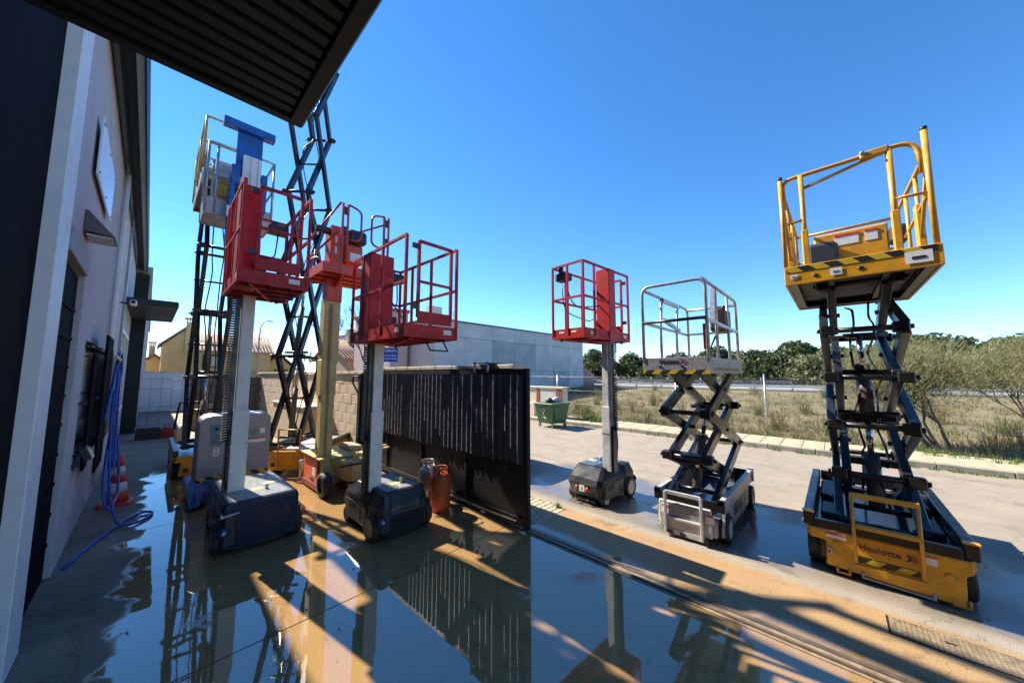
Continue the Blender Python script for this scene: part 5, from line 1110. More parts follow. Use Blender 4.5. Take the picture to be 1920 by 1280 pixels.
# ---- cream mast lift with orange panel
def cream_lift():
    t = thing('mast_lift', 'cream mast lift with orange side panel and orange red platform', 'lift', (2.60, 6.85, 0), 0, 'mast lifts')
    b = MB().prism([(-0.42, 0.10), (0.75, 0.10), (0.75, 0.50), (0.45, 0.62), (-0.42, 0.62)], 'X', -0.36, 0.40)
    body = MB().prism([(-0.20, 0.16), (0.78, 0.16), (0.78, 0.52), (0.62, 0.58), (-0.20, 0.58)], 'X', -0.40, 0.42).build('chassis', CREAM, t, bevel=0.012)
    MB().prism([(-0.62, 0.22), (-0.2, 0.22), (-0.2, 0.56), (-0.62, 0.56)], 'X', -0.05, 0.42).build('nose_box', CREAM, t, bevel=0.012)
    MB().add([(-0.05, -0.62, 0.56), (-0.05, -0.2, 0.56), (-0.28, -0.2, 0.56), (-0.05, -0.55, 0.2), (-0.05, -0.2, 0.2), (-0.22, -0.2, 0.3)], [(0, 1, 2), (3, 5, 4), (0, 2, 5, 3), (2, 1, 4, 5), (1, 0, 3, 4)]).build('gusset', CREAM, t)
    MB().bx(-0.46, 0.44, -0.25, 0.80, 0.585, 0.615).build('top_plate', CREAM, body, bevel=0.008)
    op = MB().bx(-0.425, -0.402, -0.02, 0.74, 0.15, 0.555).build('side_panel', mat('bright_orange_panel', (0.85, 0.13, 0.03), 0.5, var=0.1, dirt=(0.5, 0.12, 0.05), dscale=6), body, bevel=0.006); MB().bx(-0.43, -0.426, 0.05, 0.20, 0.26, 0.40).build('sticker', WHT, op); MB().bx(-0.43, -0.426, 0.12, 0.32, 0.17, 0.22).build('maker_plate', BLKP, op)
    MB().bx(-0.41, -0.395, 0.75, 0.79, 0.12, 0.56).build('black_post', BLK, body); MB().bx(-0.41, -0.395, -0.10, -0.025, 0.14, 0.56).build('black_post', BLK, body)
    MB().prism([(-0.1, 0.04), (0.78, 0.04), (0.78, 0.14), (-0.1, 0.14)], 'X', -0.44, -0.38).build('skirt', mat('dark_red_skirt', (0.28, 0.03, 0.02), 0.5), t)
    MB().tube([(-0.43, 0.86, 0.05), (-0.43, 0.86, 0.42)], 0.03, 10).build('side_roller', GALV, t)
    for (x, y) in ((-0.40, -0.36), (0.40, -0.36), (-0.24, 0.55), (0.24, 0.55)): wheel(t, (x, y, 0.20), 0.20, 0.15, BLKP, 'X')
    MB().bx(-0.25, 0.40, -0.626, -0.60, 0.50, 0.535).build('slot', BLKP, t); MB().bx(-0.04, 0.40, -0.64, -0.2, 0.10, 0.2).build('belly', BLK, t); MB().bx(-0.12, 0.42, -0.66, -0.62, 0.1, 0.2).build('bumper', CREAM, t, bevel=0.01)
    MB().bar((0.05, -0.45, 0.62), (0.75, -0.35, 0.66), 0.06, 0.03).bar((0.45, -0.15, 0.66), (0.80, -0.15, 0.66), 0.06, 0.03).build('outrigger_arm', CREAM, t); MB().bx(0.02, 0.06, -0.48, -0.42, 0.56, 0.72).build('lug', CREAM, t)
    for x in (0.12, 0.2): MB().lathe([(0.02, -0.012), (0.022, 0.0)], (x, -0.622, 0.545), 10, 'Y').build('knob', BLKP, t)
    MB().bx(0.15, 0.40, 0.0, 0.6, 0.62, 0.70).build('battery_cover', mat('dusty_cover', (0.32, 0.28, 0.20), 0.8), t, bevel=0.02)
    # mast and platform
    MB().bx(-0.42, -0.20, -0.06, 0.16, 0.58, 1.75).build('outer_mast', CREAM, t, bevel=0.008); MB().bx(-0.445, -0.18, -0.045, 0.19, 1.70, 2.35).build('middle_mast', CREAM, t, bevel=0.008); MB().bx(-0.435, -0.155, -0.04, 0.20, 2.3, 3.50).build('inner_mast', CREAM, t, bevel=0.008); MB().bx(-0.425, -0.150, -0.062, 0.18, 3.45, 4.1).build('carriage', ORG, t, bevel=0.006)
    MB().bx(-0.34, -0.30, -0.075, -0.061, 0.6, 3.4).build('mast_groove', mat('dark_cream', (0.28, 0.23, 0.10), 0.6), t)
    zb = 3.93; x0, x1, y0, y1 = -0.62, 0.36, -0.45, 0.55
    pf = MB().bx(x0, x1, y0, y1, zb, zb + 0.03).build('platform', ORG, t)
    for (a, b_, c_, d_) in ((x0, x1, y0 - 0.012, y0), (x0, x1, y1, y1 + 0.012), (x0 - 0.012, x0, y0, y1), (x1, x1 + 0.012, y0, y1)): MB().bx(a, b_, c_, d_, zb - 0.03, zb + 0.14).build('toe_board', ORG, pf)
    for f in (0.2, 0.5, 0.8): MB().bx(x0, x1, y0 + f * (y1 - y0) - 0.02, y0 + f * (y1 - y0) + 0.02, zb - 0.05, zb - 0.001).build('under_rib', ORG, pf)
    MB().prism([(y0, zb - 0.03), (y1, zb - 0.03), (0.3, zb - 0.2), (-0.2, zb - 0.2)], 'X', -0.30, -0.27).build('under_web', ORG, pf)
    colm = MB().bx(-0.43, -0.14, -0.17, 0.15, zb + 0.031, zb + 0.95).build('column', ORG, pf, bevel=0.01)
    MB().bx(-0.20, 0.12, -0.28, -0.05, zb + 0.25, zb + 0.62).build('console', ORG, pf, bevel=0.02); MB().bx(-0.12, 0.10, -0.285, -0.281, zb + 0.3, zb + 0.46).build('sticker', WHT, pf); MB().box((0.0, -0.2, zb + 0.78), (0.34, 0.3, 0.26)).build('control_box', BLKP, pf, bevel=0.04)
    for k in range(2): MB().bx(-0.36, -0.32, -0.176, -0.171, zb + 0.42 + k * 0.2, zb + 0.55 + k * 0.2).build('sticker', WHT, pf)
    zt = zb + 1.30; rr_ = 0.020; RR = mat('faded_red_rail', (0.40, 0.055, 0.05), 0.4, var=0.2)
    MB().tube([(x0, y1, zb + 0.75), (x0 + 0.24, y0, zt)], rr_, 8).build('top_rail', RR, pf)
    MB().tube([(x0, y1, zb + 0.38), (x0 + 0.22, y0, zb + 0.75)], rr_, 8).build('mid_rail', RR, pf); MB().tube([(x0, y1, zb + 0.38), (x0, y0 + 0.4, zb + 0.3), (x0 + 0.1, y0 + 0.2, zb + 0.1)], rr_, 8).build('lower_rail', RR, pf)
    MB().tube([(x0 + 0.03, y0 + 0.6, zb), (x0 + 0.03, y0 + 0.6, zb + 0.5)], rr_, 8).build('post', RR, pf)
    MB().bx(x0 - 0.05, x0 + 0.35, -0.12, -0.02, zb + 0.78, zb + 0.90).build('pad', BLKP, pf, bevel=0.02)
    for xg, d in ((x0 + 0.28, 1), (x1 + 0.18, -1)):
        g = MB().bar((xg, y0, zb), (xg, y0, zt), 0.035, 0.035).bar((xg + d * 0.09, y0, zb + 0.5), (xg + d * 0.09, y0, zt), 0.035, 0.035).build('gate_post', RR, pf)
        MB().tube(rounded([(xg + d * 0.09, y0, zt), (xg + d * 0.34, y0, zt - 0.05), (xg + d * 0.34, y0, zb + 0.66), (xg + d * 0.09, y0, zb + 0.62)], 0.13, 6), 0.020, 8).build('gate_loop', RR, g)
        for z in (zb + 0.72, zt - 0.2): MB().bx(min(xg, xg + d * 0.09) + 0.018, max(xg, xg + d * 0.09) - 0.018, y0 - 0.02, y0 + 0.02, z, z + 0.14).build('hinge', BLKP, g)
    MB().tube([(x1 + 0.2, y0, zt - 0.1), (x1 - 0.45, y0 + 0.3, zb + 0.85)], rr_, 8).build('side_rail', RR, pf); MB().tube([(x1, y0, zb), (x1, y0, zb + 0.4)], rr_, 8).build('post', RR, pf)
    return t
cream_lift()

# ---- grey hooded mast lift with blue mast head, marked 8
def hood_lift():
    t = thing('mast_lift', 'grey hooded mast lift marked 8 with blue chassis, silver basket and blue mast head', 'lift', (1.13, 7.75, 0), 0, 'mast lifts')
    MB().prism([(-0.58, 0.10), (0.52, 0.10), (0.52, 0.26), (-0.58, 0.26)], 'Y', -0.25, 0.9).build('chassis', BLUE, t, bevel=0.02)
    MB().add([(-0.58, -0.55, 0.08), (-0.50, -0.6, 0.08), (-0.30, -0.25, 0.10), (-0.58, -0.25, 0.10), (-0.58, -0.5, 0.38), (-0.52, -0.5, 0.38), (-0.30, -0.25, 0.30), (-0.58, -0.25, 0.40)], [(0, 1, 2, 3), (4, 7, 6, 5), (0, 4, 5, 1), (1, 5, 6, 2), (2, 6, 7, 3), (3, 7, 4, 0)]).build('side_wing', BLUE, t)
    prof = [(-0.50, 0.20), (0.49, 0.20), (0.49, 1.27)] + [(0.49 - 0.12 + 0.12 * math.cos(R(a)), 1.27 + 0.12 * math.sin(R(a))) for a in (20, 45, 70, 90)] + [(-0.50 + 0.16 - 0.16 * math.sin(R(a)), 1.23 + 0.16 * math.cos(R(a))) for a in (0, 25, 50, 75, 90)]
    hd = MB().prism(prof, 'Y', -0.10, 0.50).build('hood', HOODG, t, bevel=0.02, seg=2)
    pn = MB().bx(-0.35, -0.19, -0.108, -0.1005, 0.90, 1.25).build('control_panel', BLUEL, hd)
    for (x, z, m_) in ((-0.27, 1.17, BLKP), (-0.25, 1.09, HOODG), (-0.27, 0.97, ORGL)): MB().lathe([(0.0, -0.012), (0.025, -0.01), (0.028, 0.0)], (x, -0.109, z), 12, 'Y').build('button', m_, pn)
    text('number_eight', '8', 0.20, WHT, hd, (-0.26, -0.103, 0.78), (R(90), 0, 0))
    MB().bx(-0.49, 0.48, -0.106, -0.1005, 0.31, 0.40).build('hazard_strip', HAZ, hd); MB().bx(-0.40, -0.20, -0.109, -0.1065, 0.28, 0.36).build('vent', BLUEL, hd)
    MB().bx(0.17, 0.28, -0.105, -0.1005, 1.02, 1.12).build('display', mat('display_grey', (0.16, 0.17, 0.15), 0.3), hd); MB().bx(0.33, 0.40, -0.105, -0.1005, 1.03, 1.12).build('sticker', WHT, hd); MB().bx(0.17, 0.42, -0.105, -0.1005, 0.88, 0.96).build('sticker', WHT, hd); MB().bx(0.17, 0.42, -0.108, -0.1055, 0.935, 0.96).build('sticker_header', REDL, hd)
    for (x, y) in ((-0.42, -0.38), (-0.45, 0.75), (0.42, 0.75), (0.42, -0.1)): wheel(t, (x, y, 0.12), 0.12, 0.08, RIMW)
    MB().bx(-0.02, 0.14, 0.52, 0.7, 0.2, 6.0).build('outer_mast', MGREY, t); MB().bx(0.05, 0.17, 0.30, 0.5, 1.5, 3.2).build('cable_duct', BLK, t)
    # aluminium mast top
    MB().bx(-0.16, 0.10, 0.16, 0.28, 3.6, 6.25).build('inner_mast', ALU, t, bevel=0.006)
    for x in (-0.15, -0.02, 0.09): MB().bx(x - 0.02, x + 0.02, 0.13, 0.16, 3.6, 6.22).build('mast_rib', ALU, t)
    MB().bx(-0.26, 0.14, 0.30, 0.33, 5.9, 6.78).build('head_plate', BLUE, t, bevel=0.004); MB().bx(-0.48, 0.32, 0.20, 0.36, 6.75, 6.90).build('head_beam', BLUE, t, bevel=0.006)
    for (x0, x1, z0, z1) in ((-0.33, -0.2, 5.62, 5.98), (-0.34, -0.26, 4.45, 5.62), (0.13, 0.22, 5.2, 5.95)): MB().bx(x0, x1, 0.12, 0.32, z0, z1).build('bracket', BLUE, t, bevel=0.008)
    MB().bx(-0.36, -0.25, 0.09, 0.119, 4.95, 5.15).build('sticker', WHT, t)
    x0, x1, y0, y1, zb = -0.64, 0.36, 0.35, 1.05, 5.02
    pf = MB().bx(x0, x1, y0, y1, zb, zb + 0.05).build('platform', SILV, t)
    for (a, b_, c_, d_) in ((x0, x1, y0 - 0.01, y0), (x0, x1, y1, y1 + 0.01), (x0 - 0.01, x0, y0, y1), (x1, x1 + 0.01, y0, y1)): MB().bx(a, b_, c_, d_, zb - 0.02, zb + 0.3).build('toe_board', SILV, pf)
    for z in (zb + 1.35, zb + 0.75): MB().tube(rounded([(x0, y0, z), (x1, y0, z), (x1, y1, z), (x0, y1, z)], 0.08, closed=True), 0.022, 8, closed=True).build('guard_rail', GALV, pf)
    for x in (x0, x0 + 0.13, x1):
        for y in (y0, y1): MB().tube([(x, y, zb), (x, y, zb + 1.35)], 0.022, 8).build('stanchion', GALV, pf)
    MB().bx(x0 + 0.12, x0 + 0.42, y0 + 0.1, y0 + 0.3, zb + 0.75, zb + 1.05).build('control_box', SILV, pf, bevel=0.02); MB().bx(x0 + 0.16, x0 + 0.4, y0 + 0.05, y0 + 0.25, zb + 0.4, zb + 0.62).build('tool_box', mat('tool_box_yellow', (0.55, 0.33, 0.03), 0.5), pf)
    return t
hood_lift()

# ------------------------------------------------------------------ smaller things in the yard
hs = thing('garden_hose', 'blue garden hose hanging in loops from the black shutters down to the wet floor', 'hose', (WX + 0.16, 7.6, 0))
loop = [(0.03, -0.34, 1.45), (0.05, 0.59, 2.35), (0.06, 1.05, 2.5), (0.07, 1.44, 2.2), (0.06, 1.02, 1.5), (0.05, 0.34, 1.0), (0.06, -0.17, 0.55), (0.12, -0.26, 0.22), (0.2, 0.34, 0.25), (0.16, 0.94, 0.7), (0.08, 1.27, 1.2), (0.06, 0.77, 1.6), (0.05, 0.42, 1.9), (0.06, 0.26, 1.3), (0.08, 0.34, 0.8), (0.14, -0.17, 0.35), (0.24, -0.4, 0.06), (0.42, -0.35, 0.02), (0.55, -0.15, 0.02), (0.58, 0.05, 0.02), (0.48, 0.12, 0.03), (0.32, -0.1, 0.03), (0.16, -0.5, 0.02), (0.0, -1.05, 0.02), (-0.1, -1.45, 0.02)]
MB().tube(rounded(loop, 0.3, 6), 0.017, 8).build('hose', HOSEB, hs)
loop2 = [(0.06, 0.45, 2.3), (0.08, 0.75, 1.95), (0.09, 0.95, 1.3), (0.11, 0.85, 0.75), (0.11, 0.6, 0.62), (0.09, 0.4, 0.9), (0.08, 0.3, 1.5), (0.07, 0.55, 2.1), (0.05, 0.6, 2.42)]
MB().tube(rounded(loop2, 0.25, 6), 0.017, 8).build('hose_loop', HOSEB, hs); MB().tube([(0.05, -0.05, 2.36), (0.09, 0.2, 2.30), (0.06, 0.5, 2.33)], 0.02, 8).build('white_strap', WHT, hs)
cn = thing('traffic_cone', 'orange and white traffic cone standing against the warehouse wall', 'cone', (-0.22, 8.6, 0))
CO = mat('cone_red', (0.62, 0.06, 0.02), 0.5, var=0.1, dirt=(0.3, 0.1, 0.06), dscale=9); CW = mat('cone_white', (0.72, 0.68, 0.64), 0.5, dirt=(0.4, 0.33, 0.28), dscale=9)
MB().loft([octo(-0.20, 0.20, -0.20, 0.20, 0, 0.05), octo(-0.20, 0.20, -0.20, 0.20, 0.035, 0.05), octo(-0.17, 0.17, -0.17, 0.17, 0.05, 0.05)]).build('base', CO, cn)
for (z0, z1, m_) in ((0.05, 0.20, CO), (0.20, 0.35, CW), (0.35, 0.47, CO), (0.47, 0.60, CW), (0.60, 0.78, CO)):
    ra = lambda z: 0.15 - 0.15 * z
    MB().lathe([(ra(z0), z0), (ra(z1), z1)] + ([(0.0, z1)] if z1 > 0.7 else []), (0, 0, 0), 20).build('cone_band', m_, cn)

def bottle(name, label, loc, m, r, h, metal=False):
    t = thing(name, label, 'gas bottle', loc)
    MB().lathe([(0.0, 0.03), (r * 0.9, 0.03), (r, 0.08), (r, h * 0.72), (r * 0.94, h * 0.80), (r * 0.6, h * 0.88), (0.03, h * 0.9)], (0, 0, 0), 24).build('tank', m, t)
    MB().lathe([(r * 0.85, 0.0), (r * 0.85, 0.05)], (0, 0, 0), 24).build('foot_ring', m, t); MB().lathe([(r * 1.01, h * 0.40), (r * 1.02, h * 0.41), (r * 1.01, h * 0.42)], (0, 0, 0), 24).build('weld_bead', m, t)
    MB().tube(arc((0, 0, h * 1.0), r * 0.72, 0, 300, 18, ('x', 'y')), 0.012, 6).build('handle_ring', m, t)
    for a in (0, 110, 220): MB().bar((r * 0.72 * math.cos(R(a)), r * 0.72 * math.sin(R(a)), h * 0.82), (r * 0.72 * math.cos(R(a)), r * 0.72 * math.sin(R(a)), h), 0.05, 0.008).build('handle_strut', m, t)
    MB().lathe([(0.022, h * 0.88), (0.022, h * 0.95), (0.03, h * 0.96), (0.0, h * 0.99)], (0, 0, 0), 10).build('valve', mat('brass', (0.45, 0.32, 0.12), 0.35, metal=0.7), t)
    return t
bottle('gas_bottle', 'rust orange gas bottle standing by the black gate', (3.24, 4.58, 0), mat('bottle_orange', (0.48, 0.085, 0.02), 0.55, var=0.15, dirt=(0.28, 0.09, 0.04), dscale=5), 0.155, 0.64)
bottle('gas_bottle', 'silver gas bottle behind the orange one by the gate', (3.30, 5.02, 0), mat('bottle_silver', (0.5, 0.49, 0.47), 0.3, metal=0.6, var=0.1, dirt=(0.35, 0.28, 0.2), dscale=5), 0.15, 0.66)

cr = thing('plastic_crate', 'black plastic crate on the floor near the far white wall', 'crate', (0.12, 16.3, 0))
for (a, b, c_, d_) in ((-0.28, 0.28, -0.19, -0.175), (-0.28, 0.28, 0.175, 0.19), (-0.28, -0.265, -0.175, 0.175), (0.265, 0.28, -0.175, 0.175)): MB().bx(a, b, c_, d_, 0.02, 0.33).build('side', BLKP, cr)
MB().bx(-0.27, 0.27, -0.18, 0.18, 0.0, 0.02).build('bottom', BLKP, cr)
for k in range(5): MB().bx(-0.22 + k * 0.1, -0.18 + k * 0.1, -0.196, -0.191, 0.05, 0.3).build('rib', BLKP, cr)
rd = thing('toolbox', 'dark red toolbox beside the black crate', 'box', (0.56, 16.3, 0))
MB().prism([(-0.16, 0), (0.16, 0), (0.16, 0.22), (0.06, 0.34), (-0.06, 0.34), (-0.16, 0.22)], 'Y', -0.16, 0.16).build('body', mat('dark_red_box', (0.22, 0.02, 0.02), 0.5), rd, bevel=0.01); MB().tube([(-0.05, 0, 0.34), (-0.05, 0, 0.4), (0.05, 0, 0.4), (0.05, 0, 0.34)], 0.012, 6).build('handle', BLKP, rd)
jg = thing('jerry_can', 'amber filled translucent jerry can beside the toolbox', 'canister', (0.80, 14.9, 0))
MB().loft([octo(-0.13, 0.13, -0.1, 0.1, 0, 0.04), octo(-0.13, 0.13, -0.1, 0.1, 0.34, 0.04), octo(-0.06, 0.1, -0.06, 0.06, 0.42, 0.03)]).build('body', mat('amber_plastic', (0.55, 0.36, 0.08), 0.35, col2=(0.6, 0.55, 0.45), vscale=3), jg, bevel=0.01); MB().cyl((0.03, 0, 0.42), (0.03, 0, 0.47), 0.035, 12).build('cap', WHT, jg)
fr = thing('steel_frame', 'dark square steel frame leaning at the back of the yard', 'frame', (1.3, 18.2, 0))
MB().tube([(-0.5, 0, 0), (-0.4, 0, 1.0), (0.9, 0, 1.0), (0.9, 0, 0)], 0.04, 6).build('frame', BLK, fr); MB().tube([(-0.1, 0.02, 0), (-0.02, 0.02, 0.95)], 0.03, 6).build('strut', BLK, fr)
pw_ = thing('wooden_crate', 'slatted wooden crate stored at the back of the yard', 'crate', (1.75, 17.7, 0))
wd = mat('raw_wood', (0.30, 0.22, 0.14), 0.85, var=0.25, vscale=8)
for k in range(5): MB().bx(-0.55, 0.55, -0.32, -0.30, 0.05 + k * 0.18, 0.19 + k * 0.18).build('slat', wd, pw_)
for x in (-0.55, 0.0, 0.51): MB().bx(x, x + 0.05, -0.299, -0.25, 0, 0.95).build('upright', wd, pw_)
for k in range(5): MB().bx(-0.55, 0.55, 0.28, 0.30, 0.05 + k * 0.18, 0.19 + k * 0.18).build('slat', wd, pw_)
MB().bx(-0.54, 0.54, -0.29, 0.27, 0.04, 0.06).build('base', wd, pw_)
sl = thing('sheet_panel', 'pale sheet of board leaning on the slim yellow lift', 'board', (0.50, 10.6, 0))
MB().add([(-0.07, 0, 0), (0.0, 0.3, 0), (0.05, 0.3, 0.55), (0.03, 0, 0.5), (-0.09, 0.01, 0), (-0.02, 0.31, 0), (0.03, 0.31, 0.55), (0.01, 0.01, 0.5)], [(0, 1, 2, 3), (4, 7, 6, 5), (0, 4, 5, 1), (1, 5, 6, 2), (2, 6, 7, 3), (3, 7, 4, 0)]).build('panel', mat('pale_board', (0.6, 0.52, 0.42), 0.7), sl)

# floor drain and cover
dr = thing('channel_drain', 'narrow steel channel drain grate set into the wet floor at the bottom left', 'drain', (-0.12, 3.37, 0))
MB().bx(-0.40, 0.40, -0.075, 0.062, 0.0, 0.004).build('frame', mat('drain_dark', (0.05, 0.05, 0.055), 0.3), dr)
for k in range(26): MB().bx(-0.385 + k * 0.03, -0.372 + k * 0.03, -0.07, 0.057, 0.004, 0.007).build('grate_bar', mat('wet_grate_steel', (0.13, 0.13, 0.14), 0.2, metal=0.5), dr)
mh = thing('manhole_cover', 'ribbed metal manhole cover set in the ochre apron at the right', 'manhole', (4.42, -0.62, 0.003))
COV = mat('cover_steel', (0.30, 0.24, 0.15), 0.5, metal=0.2, var=0.3, vscale=12, dirt=(0.42, 0.31, 0.17), dscale=6)
MB().bx(-0.14, 0.13, -0.55, 0.42, 0.0, 0.006).build('plate', COV, mh); MB().bx(-0.152, -0.142, -0.56, 0.43, 0.0, 0.004).build('gap', BLKP, mh); MB().bx(-0.152, 0.14, 0.422, 0.436, 0.0, 0.005).build('gap', BLKP, mh)
rb = MB()
for k in range(32): rb.bx(-0.135, 0.125, -0.54 + k * 0.03, -0.528 + k * 0.03, 0.006, 0.009)
for k in range(9): rb.bx(-0.125 + k * 0.03, -0.117 + k * 0.03, -0.54, 0.41, 0.006, 0.0085)
o = rb.build('ribs', COV, mh); o['kind'] = 'stuff'
for y in (-0.3, 0.1): MB().bx(-0.01, 0.01, y - 0.03, y + 0.03, 0.009, 0.0105).build('lifting_slot', BLKP, mh)

# ------------------------------------------------------------------ across the road
ct = thing('waste_container', 'green four wheeled waste container with graffiti at the far kerb', 'container', (11.2, 8.35, 0), -6)
CG = mat('container_green', (0.045, 0.12, 0.045), 0.5, var=0.15, vscale=3, dirt=(0.10, 0.16, 0.09), dscale=3)
def rect(x0, x1, y0, y1, z): return [(x0, y0, z), (x1, y0, z), (x1, y1, z), (x0, y1, z)]
MB().loft([rect(-0.40, 0.40, -0.38, 0.38, 0.16), rect(-0.52, 0.52, -0.46, 0.46, 0.86), rect(-0.55, 0.55, -0.49, 0.49, 0.90)]).build('bin_body', CG, ct, bevel=0.03, seg=2)
MB().loft([rect(-0.58, 0.58, -0.52, 0.52, 0.90), rect(-0.58, 0.58, -0.52, 0.52, 0.94)]).build('rim', CG, ct, bevel=0.01)
MB().prism([(-0.30, 0.30), (0.30, 0.30), (0.38, 0.80), (-0.38, 0.80)], 'Y', -0.475, -0.44).build('embossed_panel', CG, ct)
for (x, y) in ((-0.36, -0.34), (0.36, -0.34), (-0.36, 0.34), (0.36, 0.34)):
    w_ = wheel(ct, (x, y, 0.08), 0.08, 0.04, RIMW); MB().bx(x - 0.03, x + 0.03, y - 0.03, y + 0.03, 0.10, 0.18).build('caster_fork', GALV, ct)
for s in (-1, 1): MB().tube([(s * 0.55, 0, 0.78), (s * 0.66, 0, 0.78)], 0.025, 8).build('lifting_pin', BLK, ct)
gp = [(-0.05, 0.62), (-0.13, 0.74), (-0.05, 0.80), (0.0, 0.72), (0.06, 0.80), (0.13, 0.73), (0.0, 0.55), (0.12, 0.34), (-0.02, 0.42), (-0.12, 0.33), (0.0, 0.55), (-0.05, 0.62)]
MB().tube([(-0.525 + 0.12 * (0.8 - z), y, z) for (y, z) in gp], 0.008, 5).build('graffiti', WHT, ct)
MB().tube([(-0.1 + x, -0.485 + 0.10 * (0.8 - z), z) for (x, z) in ((0.3, 0.62), (0.42, 0.62), (0.34, 0.52), (0.44, 0.48), (0.38, 0.40))], 0.008, 5).build('graffiti', WHT, ct)
bgm = mat('bin_bag_plastic', (0.35, 0.35, 0.40), 0.35, var=0.3)
for i, (x, y, r_, m_, l_) in enumerate(((0.15, -0.1, 0.20, bgm, 'pale grey rubbish bag bulging from the green container'), (-0.12, 0.05, 0.15, BLKP, 'black rubbish bag on top of the green container'))):
    b = MB(); rnd = random.Random(i + 4); n_ = 12; rings = []
    for a in range(7):
        th = math.pi * a / 6; rings.append([(math.cos(2 * math.pi * j / n_) * math.sin(th) * r_ * rnd.uniform(0.8, 1.15), math.sin(2 * math.pi * j / n_) * math.sin(th) * r_ * rnd.uniform(0.8, 1.15), -math.cos(th) * r_ * 0.8) for j in range(n_)])
    b.loft(rings, True); o = b.build('rubbish_bag', m_); o.location = (11.2 + x, 8.35 + y, 1.02); tag(o, l_, 'bag')
bc = thing('meter_cabinet', 'low brick and render meter cabinet behind the green container', 'cabinet', (12.75, 9.8, 0.13), -3)
BR = mat('red_brick', (0.36, 0.12, 0.06), 0.9, var=0.25, vscale=8); RN = mat('white_render', (0.68, 0.60, 0.47), 0.9, var=0.06)
MB().bx(-0.2, 0.2, -1.05, 1.6, 0, 1.30).build('wall', RN, bc); MB().bx(-0.25, 0.25, -1.12, 1.65, 1.301, 1.37).build('coping', CAP, bc)
for (y0, y1) in ((-1.08, -0.75), (0.25, 0.45)):
    nb = None
    for r_ in range(10):
        for c_ in range(2):
            loc = (-0.215, y0 + (y1 - y0) * (0.25 + 0.5 * c_), 0.62 + r_ * 0.066)
            if nb is None: nb = MB().bx(-0.012, 0.02, -(y1 - y0) * 0.235, (y1 - y0) * 0.235, 0, 0.056).build('brick', BR, bc); nb.location = loc
            else: share('brick', nb, bc, loc)
MB().bx(-0.214, -0.201, -0.70, 0.20, 0.62, 1.2).build('door', mat('cabinet_door', (0.62, 0.60, 0.54), 0.6), bc); MB().bx(-0.32, 0.2, 0.5, 1.55, 0.0, 0.6).build('step_block', RN, bc, bevel=0.01)
wsp = [(12.9 + rr.uniform(-0.4, 0.5), 7.9 + rr.uniform(-0.7, 0.5) - k * 0.004, 0.1, rr.uniform(0.10, 0.32), 0.14, 16) for k in range(60)]
blades('roadside_weeds', WEED, wsp, 'bright green leafy weeds on the pavement right of the container')
wsp = [(13.3 + rr.uniform(-0.3, 0.4), -1.8 + rr.uniform(-1.4, 1.4), 0.1, rr.uniform(0.06, 0.2), 0.12, 14) for k in range(40)] + [(4.55, 3.3, 0.0, 0.10, 0.06, 30)]
blades('roadside_weeds', WEED, wsp, 'small green weeds sprouting at the pavement edge by the tamarisk')
hb = [(HALLY - 1.2 - rr.random() * 1.6, rr.uniform(14, 31)) for _ in range(320)]
blades('dark_scrub', leaf_mat('scrub_leaves', (0.05, 0.05, 0.035), (0.10, 0.09, 0.05)), [(x, y, 0.05, rr.uniform(0.5, 1.2), 0.4, 9) for (y, x) in hb], 'dark scrubby plants growing along the foot of the grey hall')

# fallen leaves and grit
lf = MB(); rl = random.Random(12)
for _ in range(150):
    x, y = (rl.uniform(-0.3, 3.3), rl.uniform(2.2, 9)) if rl.random() < 0.5 else (rl.uniform(3.9, 11.8), rl.uniform(-1.5, 7))
    a = rl.uniform(0, 6.28); s = rl.uniform(0.006, 0.022); z = 0.006
    c_, d_ = math.cos(a) * s, math.sin(a) * s
    o = len(lf.v); lf.v += [(x + c_, y + d_, z), (x - d_ * 0.5, y + c_ * 0.5, z + s * 0.4), (x - c_, y - d_, z), (x + d_ * 0.5, y - c_ * 0.5, z + 0.002)]; lf.f.append([o, o + 1, o + 2, o + 3])
me = bpy.data.meshes.new('leaf_litter'); me.from_pydata(lf.v, [], lf.f); me.materials.append(mat('dead_leaf', (0.07, 0.05, 0.03), 0.8))
o = bpy.data.objects.new('leaf_litter', me); COL.objects.link(o); tag(o, 'scattered dead leaves and grit on the wet floor and road', 'litter', kind='stuff')

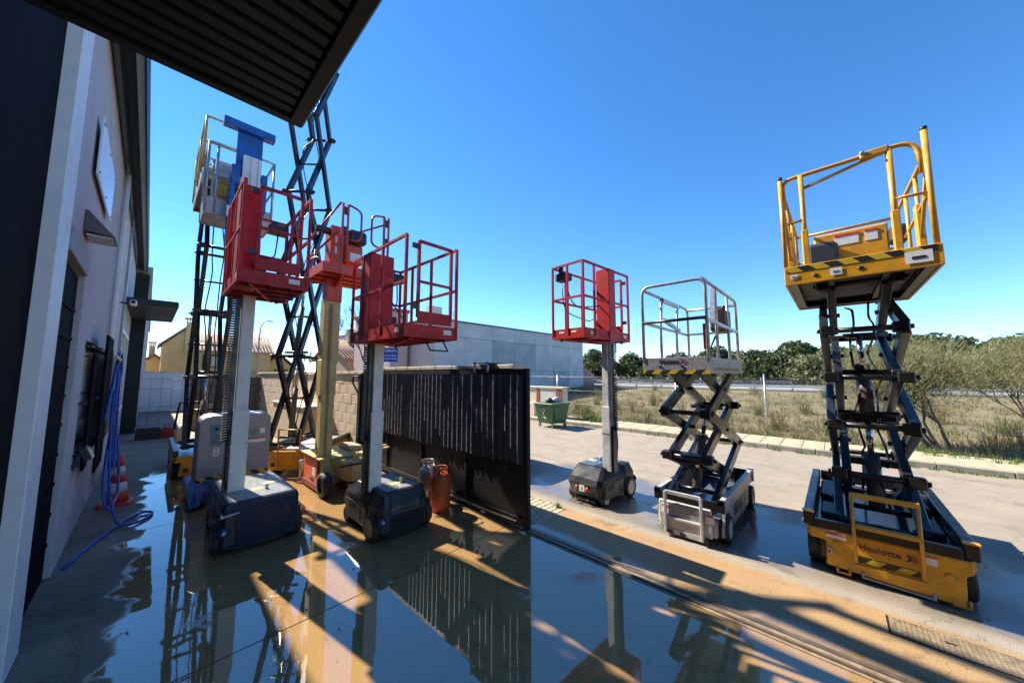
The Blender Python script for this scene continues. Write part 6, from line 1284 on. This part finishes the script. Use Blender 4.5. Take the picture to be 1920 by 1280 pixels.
# parked car mostly hidden behind the wall end
car = thing('parked_car', 'dark red brown car mostly hidden behind the gate end', 'car', (5.62, 7.42, 0), 0)
CP = mat('car_paint', (0.10, 0.035, 0.03), 0.25, coat=0.6, var=0.1); CGL = mat('car_glass', (0.01, 0.012, 0.015), 0.05, spec=0.8)
def sect(y, zb_, zs, zt, wb, wt): return [(-wb, y, zb_), (wb, y, zb_), (wb * 1.02, y, (zb_ + zs) / 2), (wb, y, zs), (wt, y, zt), (-wt, y, zt), (-wb, y, zs), (-wb * 1.02, y, (zb_ + zs) / 2)]
MB().loft([sect(-1.98, 0.42, 0.62, 0.72, 0.60, 0.5), sect(-1.9, 0.25, 0.80, 0.90, 0.78, 0.66), sect(-1.5, 0.22, 0.88, 0.97, 0.84, 0.74), sect(0.9, 0.22, 0.86, 0.95, 0.84, 0.74), sect(1.75, 0.24, 0.70, 0.80, 0.80, 0.66), sect(1.98, 0.34, 0.55, 0.62, 0.62, 0.5)], True).build('body', CP, car)
cab = MB().loft([sect(-1.95, 0.86, 0.9, 0.92, 0.74, 0.66), sect(-1.82, 0.88, 1.1, 1.38, 0.74, 0.60), sect(-0.2, 0.88, 1.1, 1.46, 0.75, 0.60), sect(0.35, 0.88, 1.05, 1.36, 0.74, 0.58), sect(1.05, 0.86, 0.9, 0.93, 0.70, 0.62)], True).build('cabin_glass', CGL, car)
MB().bx(-0.56, 0.56, -1.8, 0.3, 1.40, 1.475).build('roof', CP, car, bevel=0.03)
for s in (-1, 1):
    for y in (-1.25, 1.25): wheel(car, (s * 0.74, y, 0.30), 0.30, 0.19, RIMW)
    MB().bx(s * 0.68 - 0.09, s * 0.68 + 0.09, -1.97, -1.90, 0.58, 0.78).build('tail_lamp', REDL, car, bevel=0.02)
MB().bx(-0.72, 0.72, -2.03, -1.9, 0.30, 0.50).build('bumper', mat('grey_bumper', (0.06, 0.06, 0.065), 0.6), car, bevel=0.04)
MB().bx(-0.26, 0.26, -2.04, -2.032, 0.52, 0.62).build('plate', WHT, car)

# leave the tool-side defaults of the renderer, only fix what the look needs
scene.render.film_transparent = False
try:
    scene.cycles.max_bounces = 8
    scene.cycles.glossy_bounces = 4
    scene.cycles.caustics_reflective = False
    scene.cycles.caustics_refractive = False
except Exception: pass
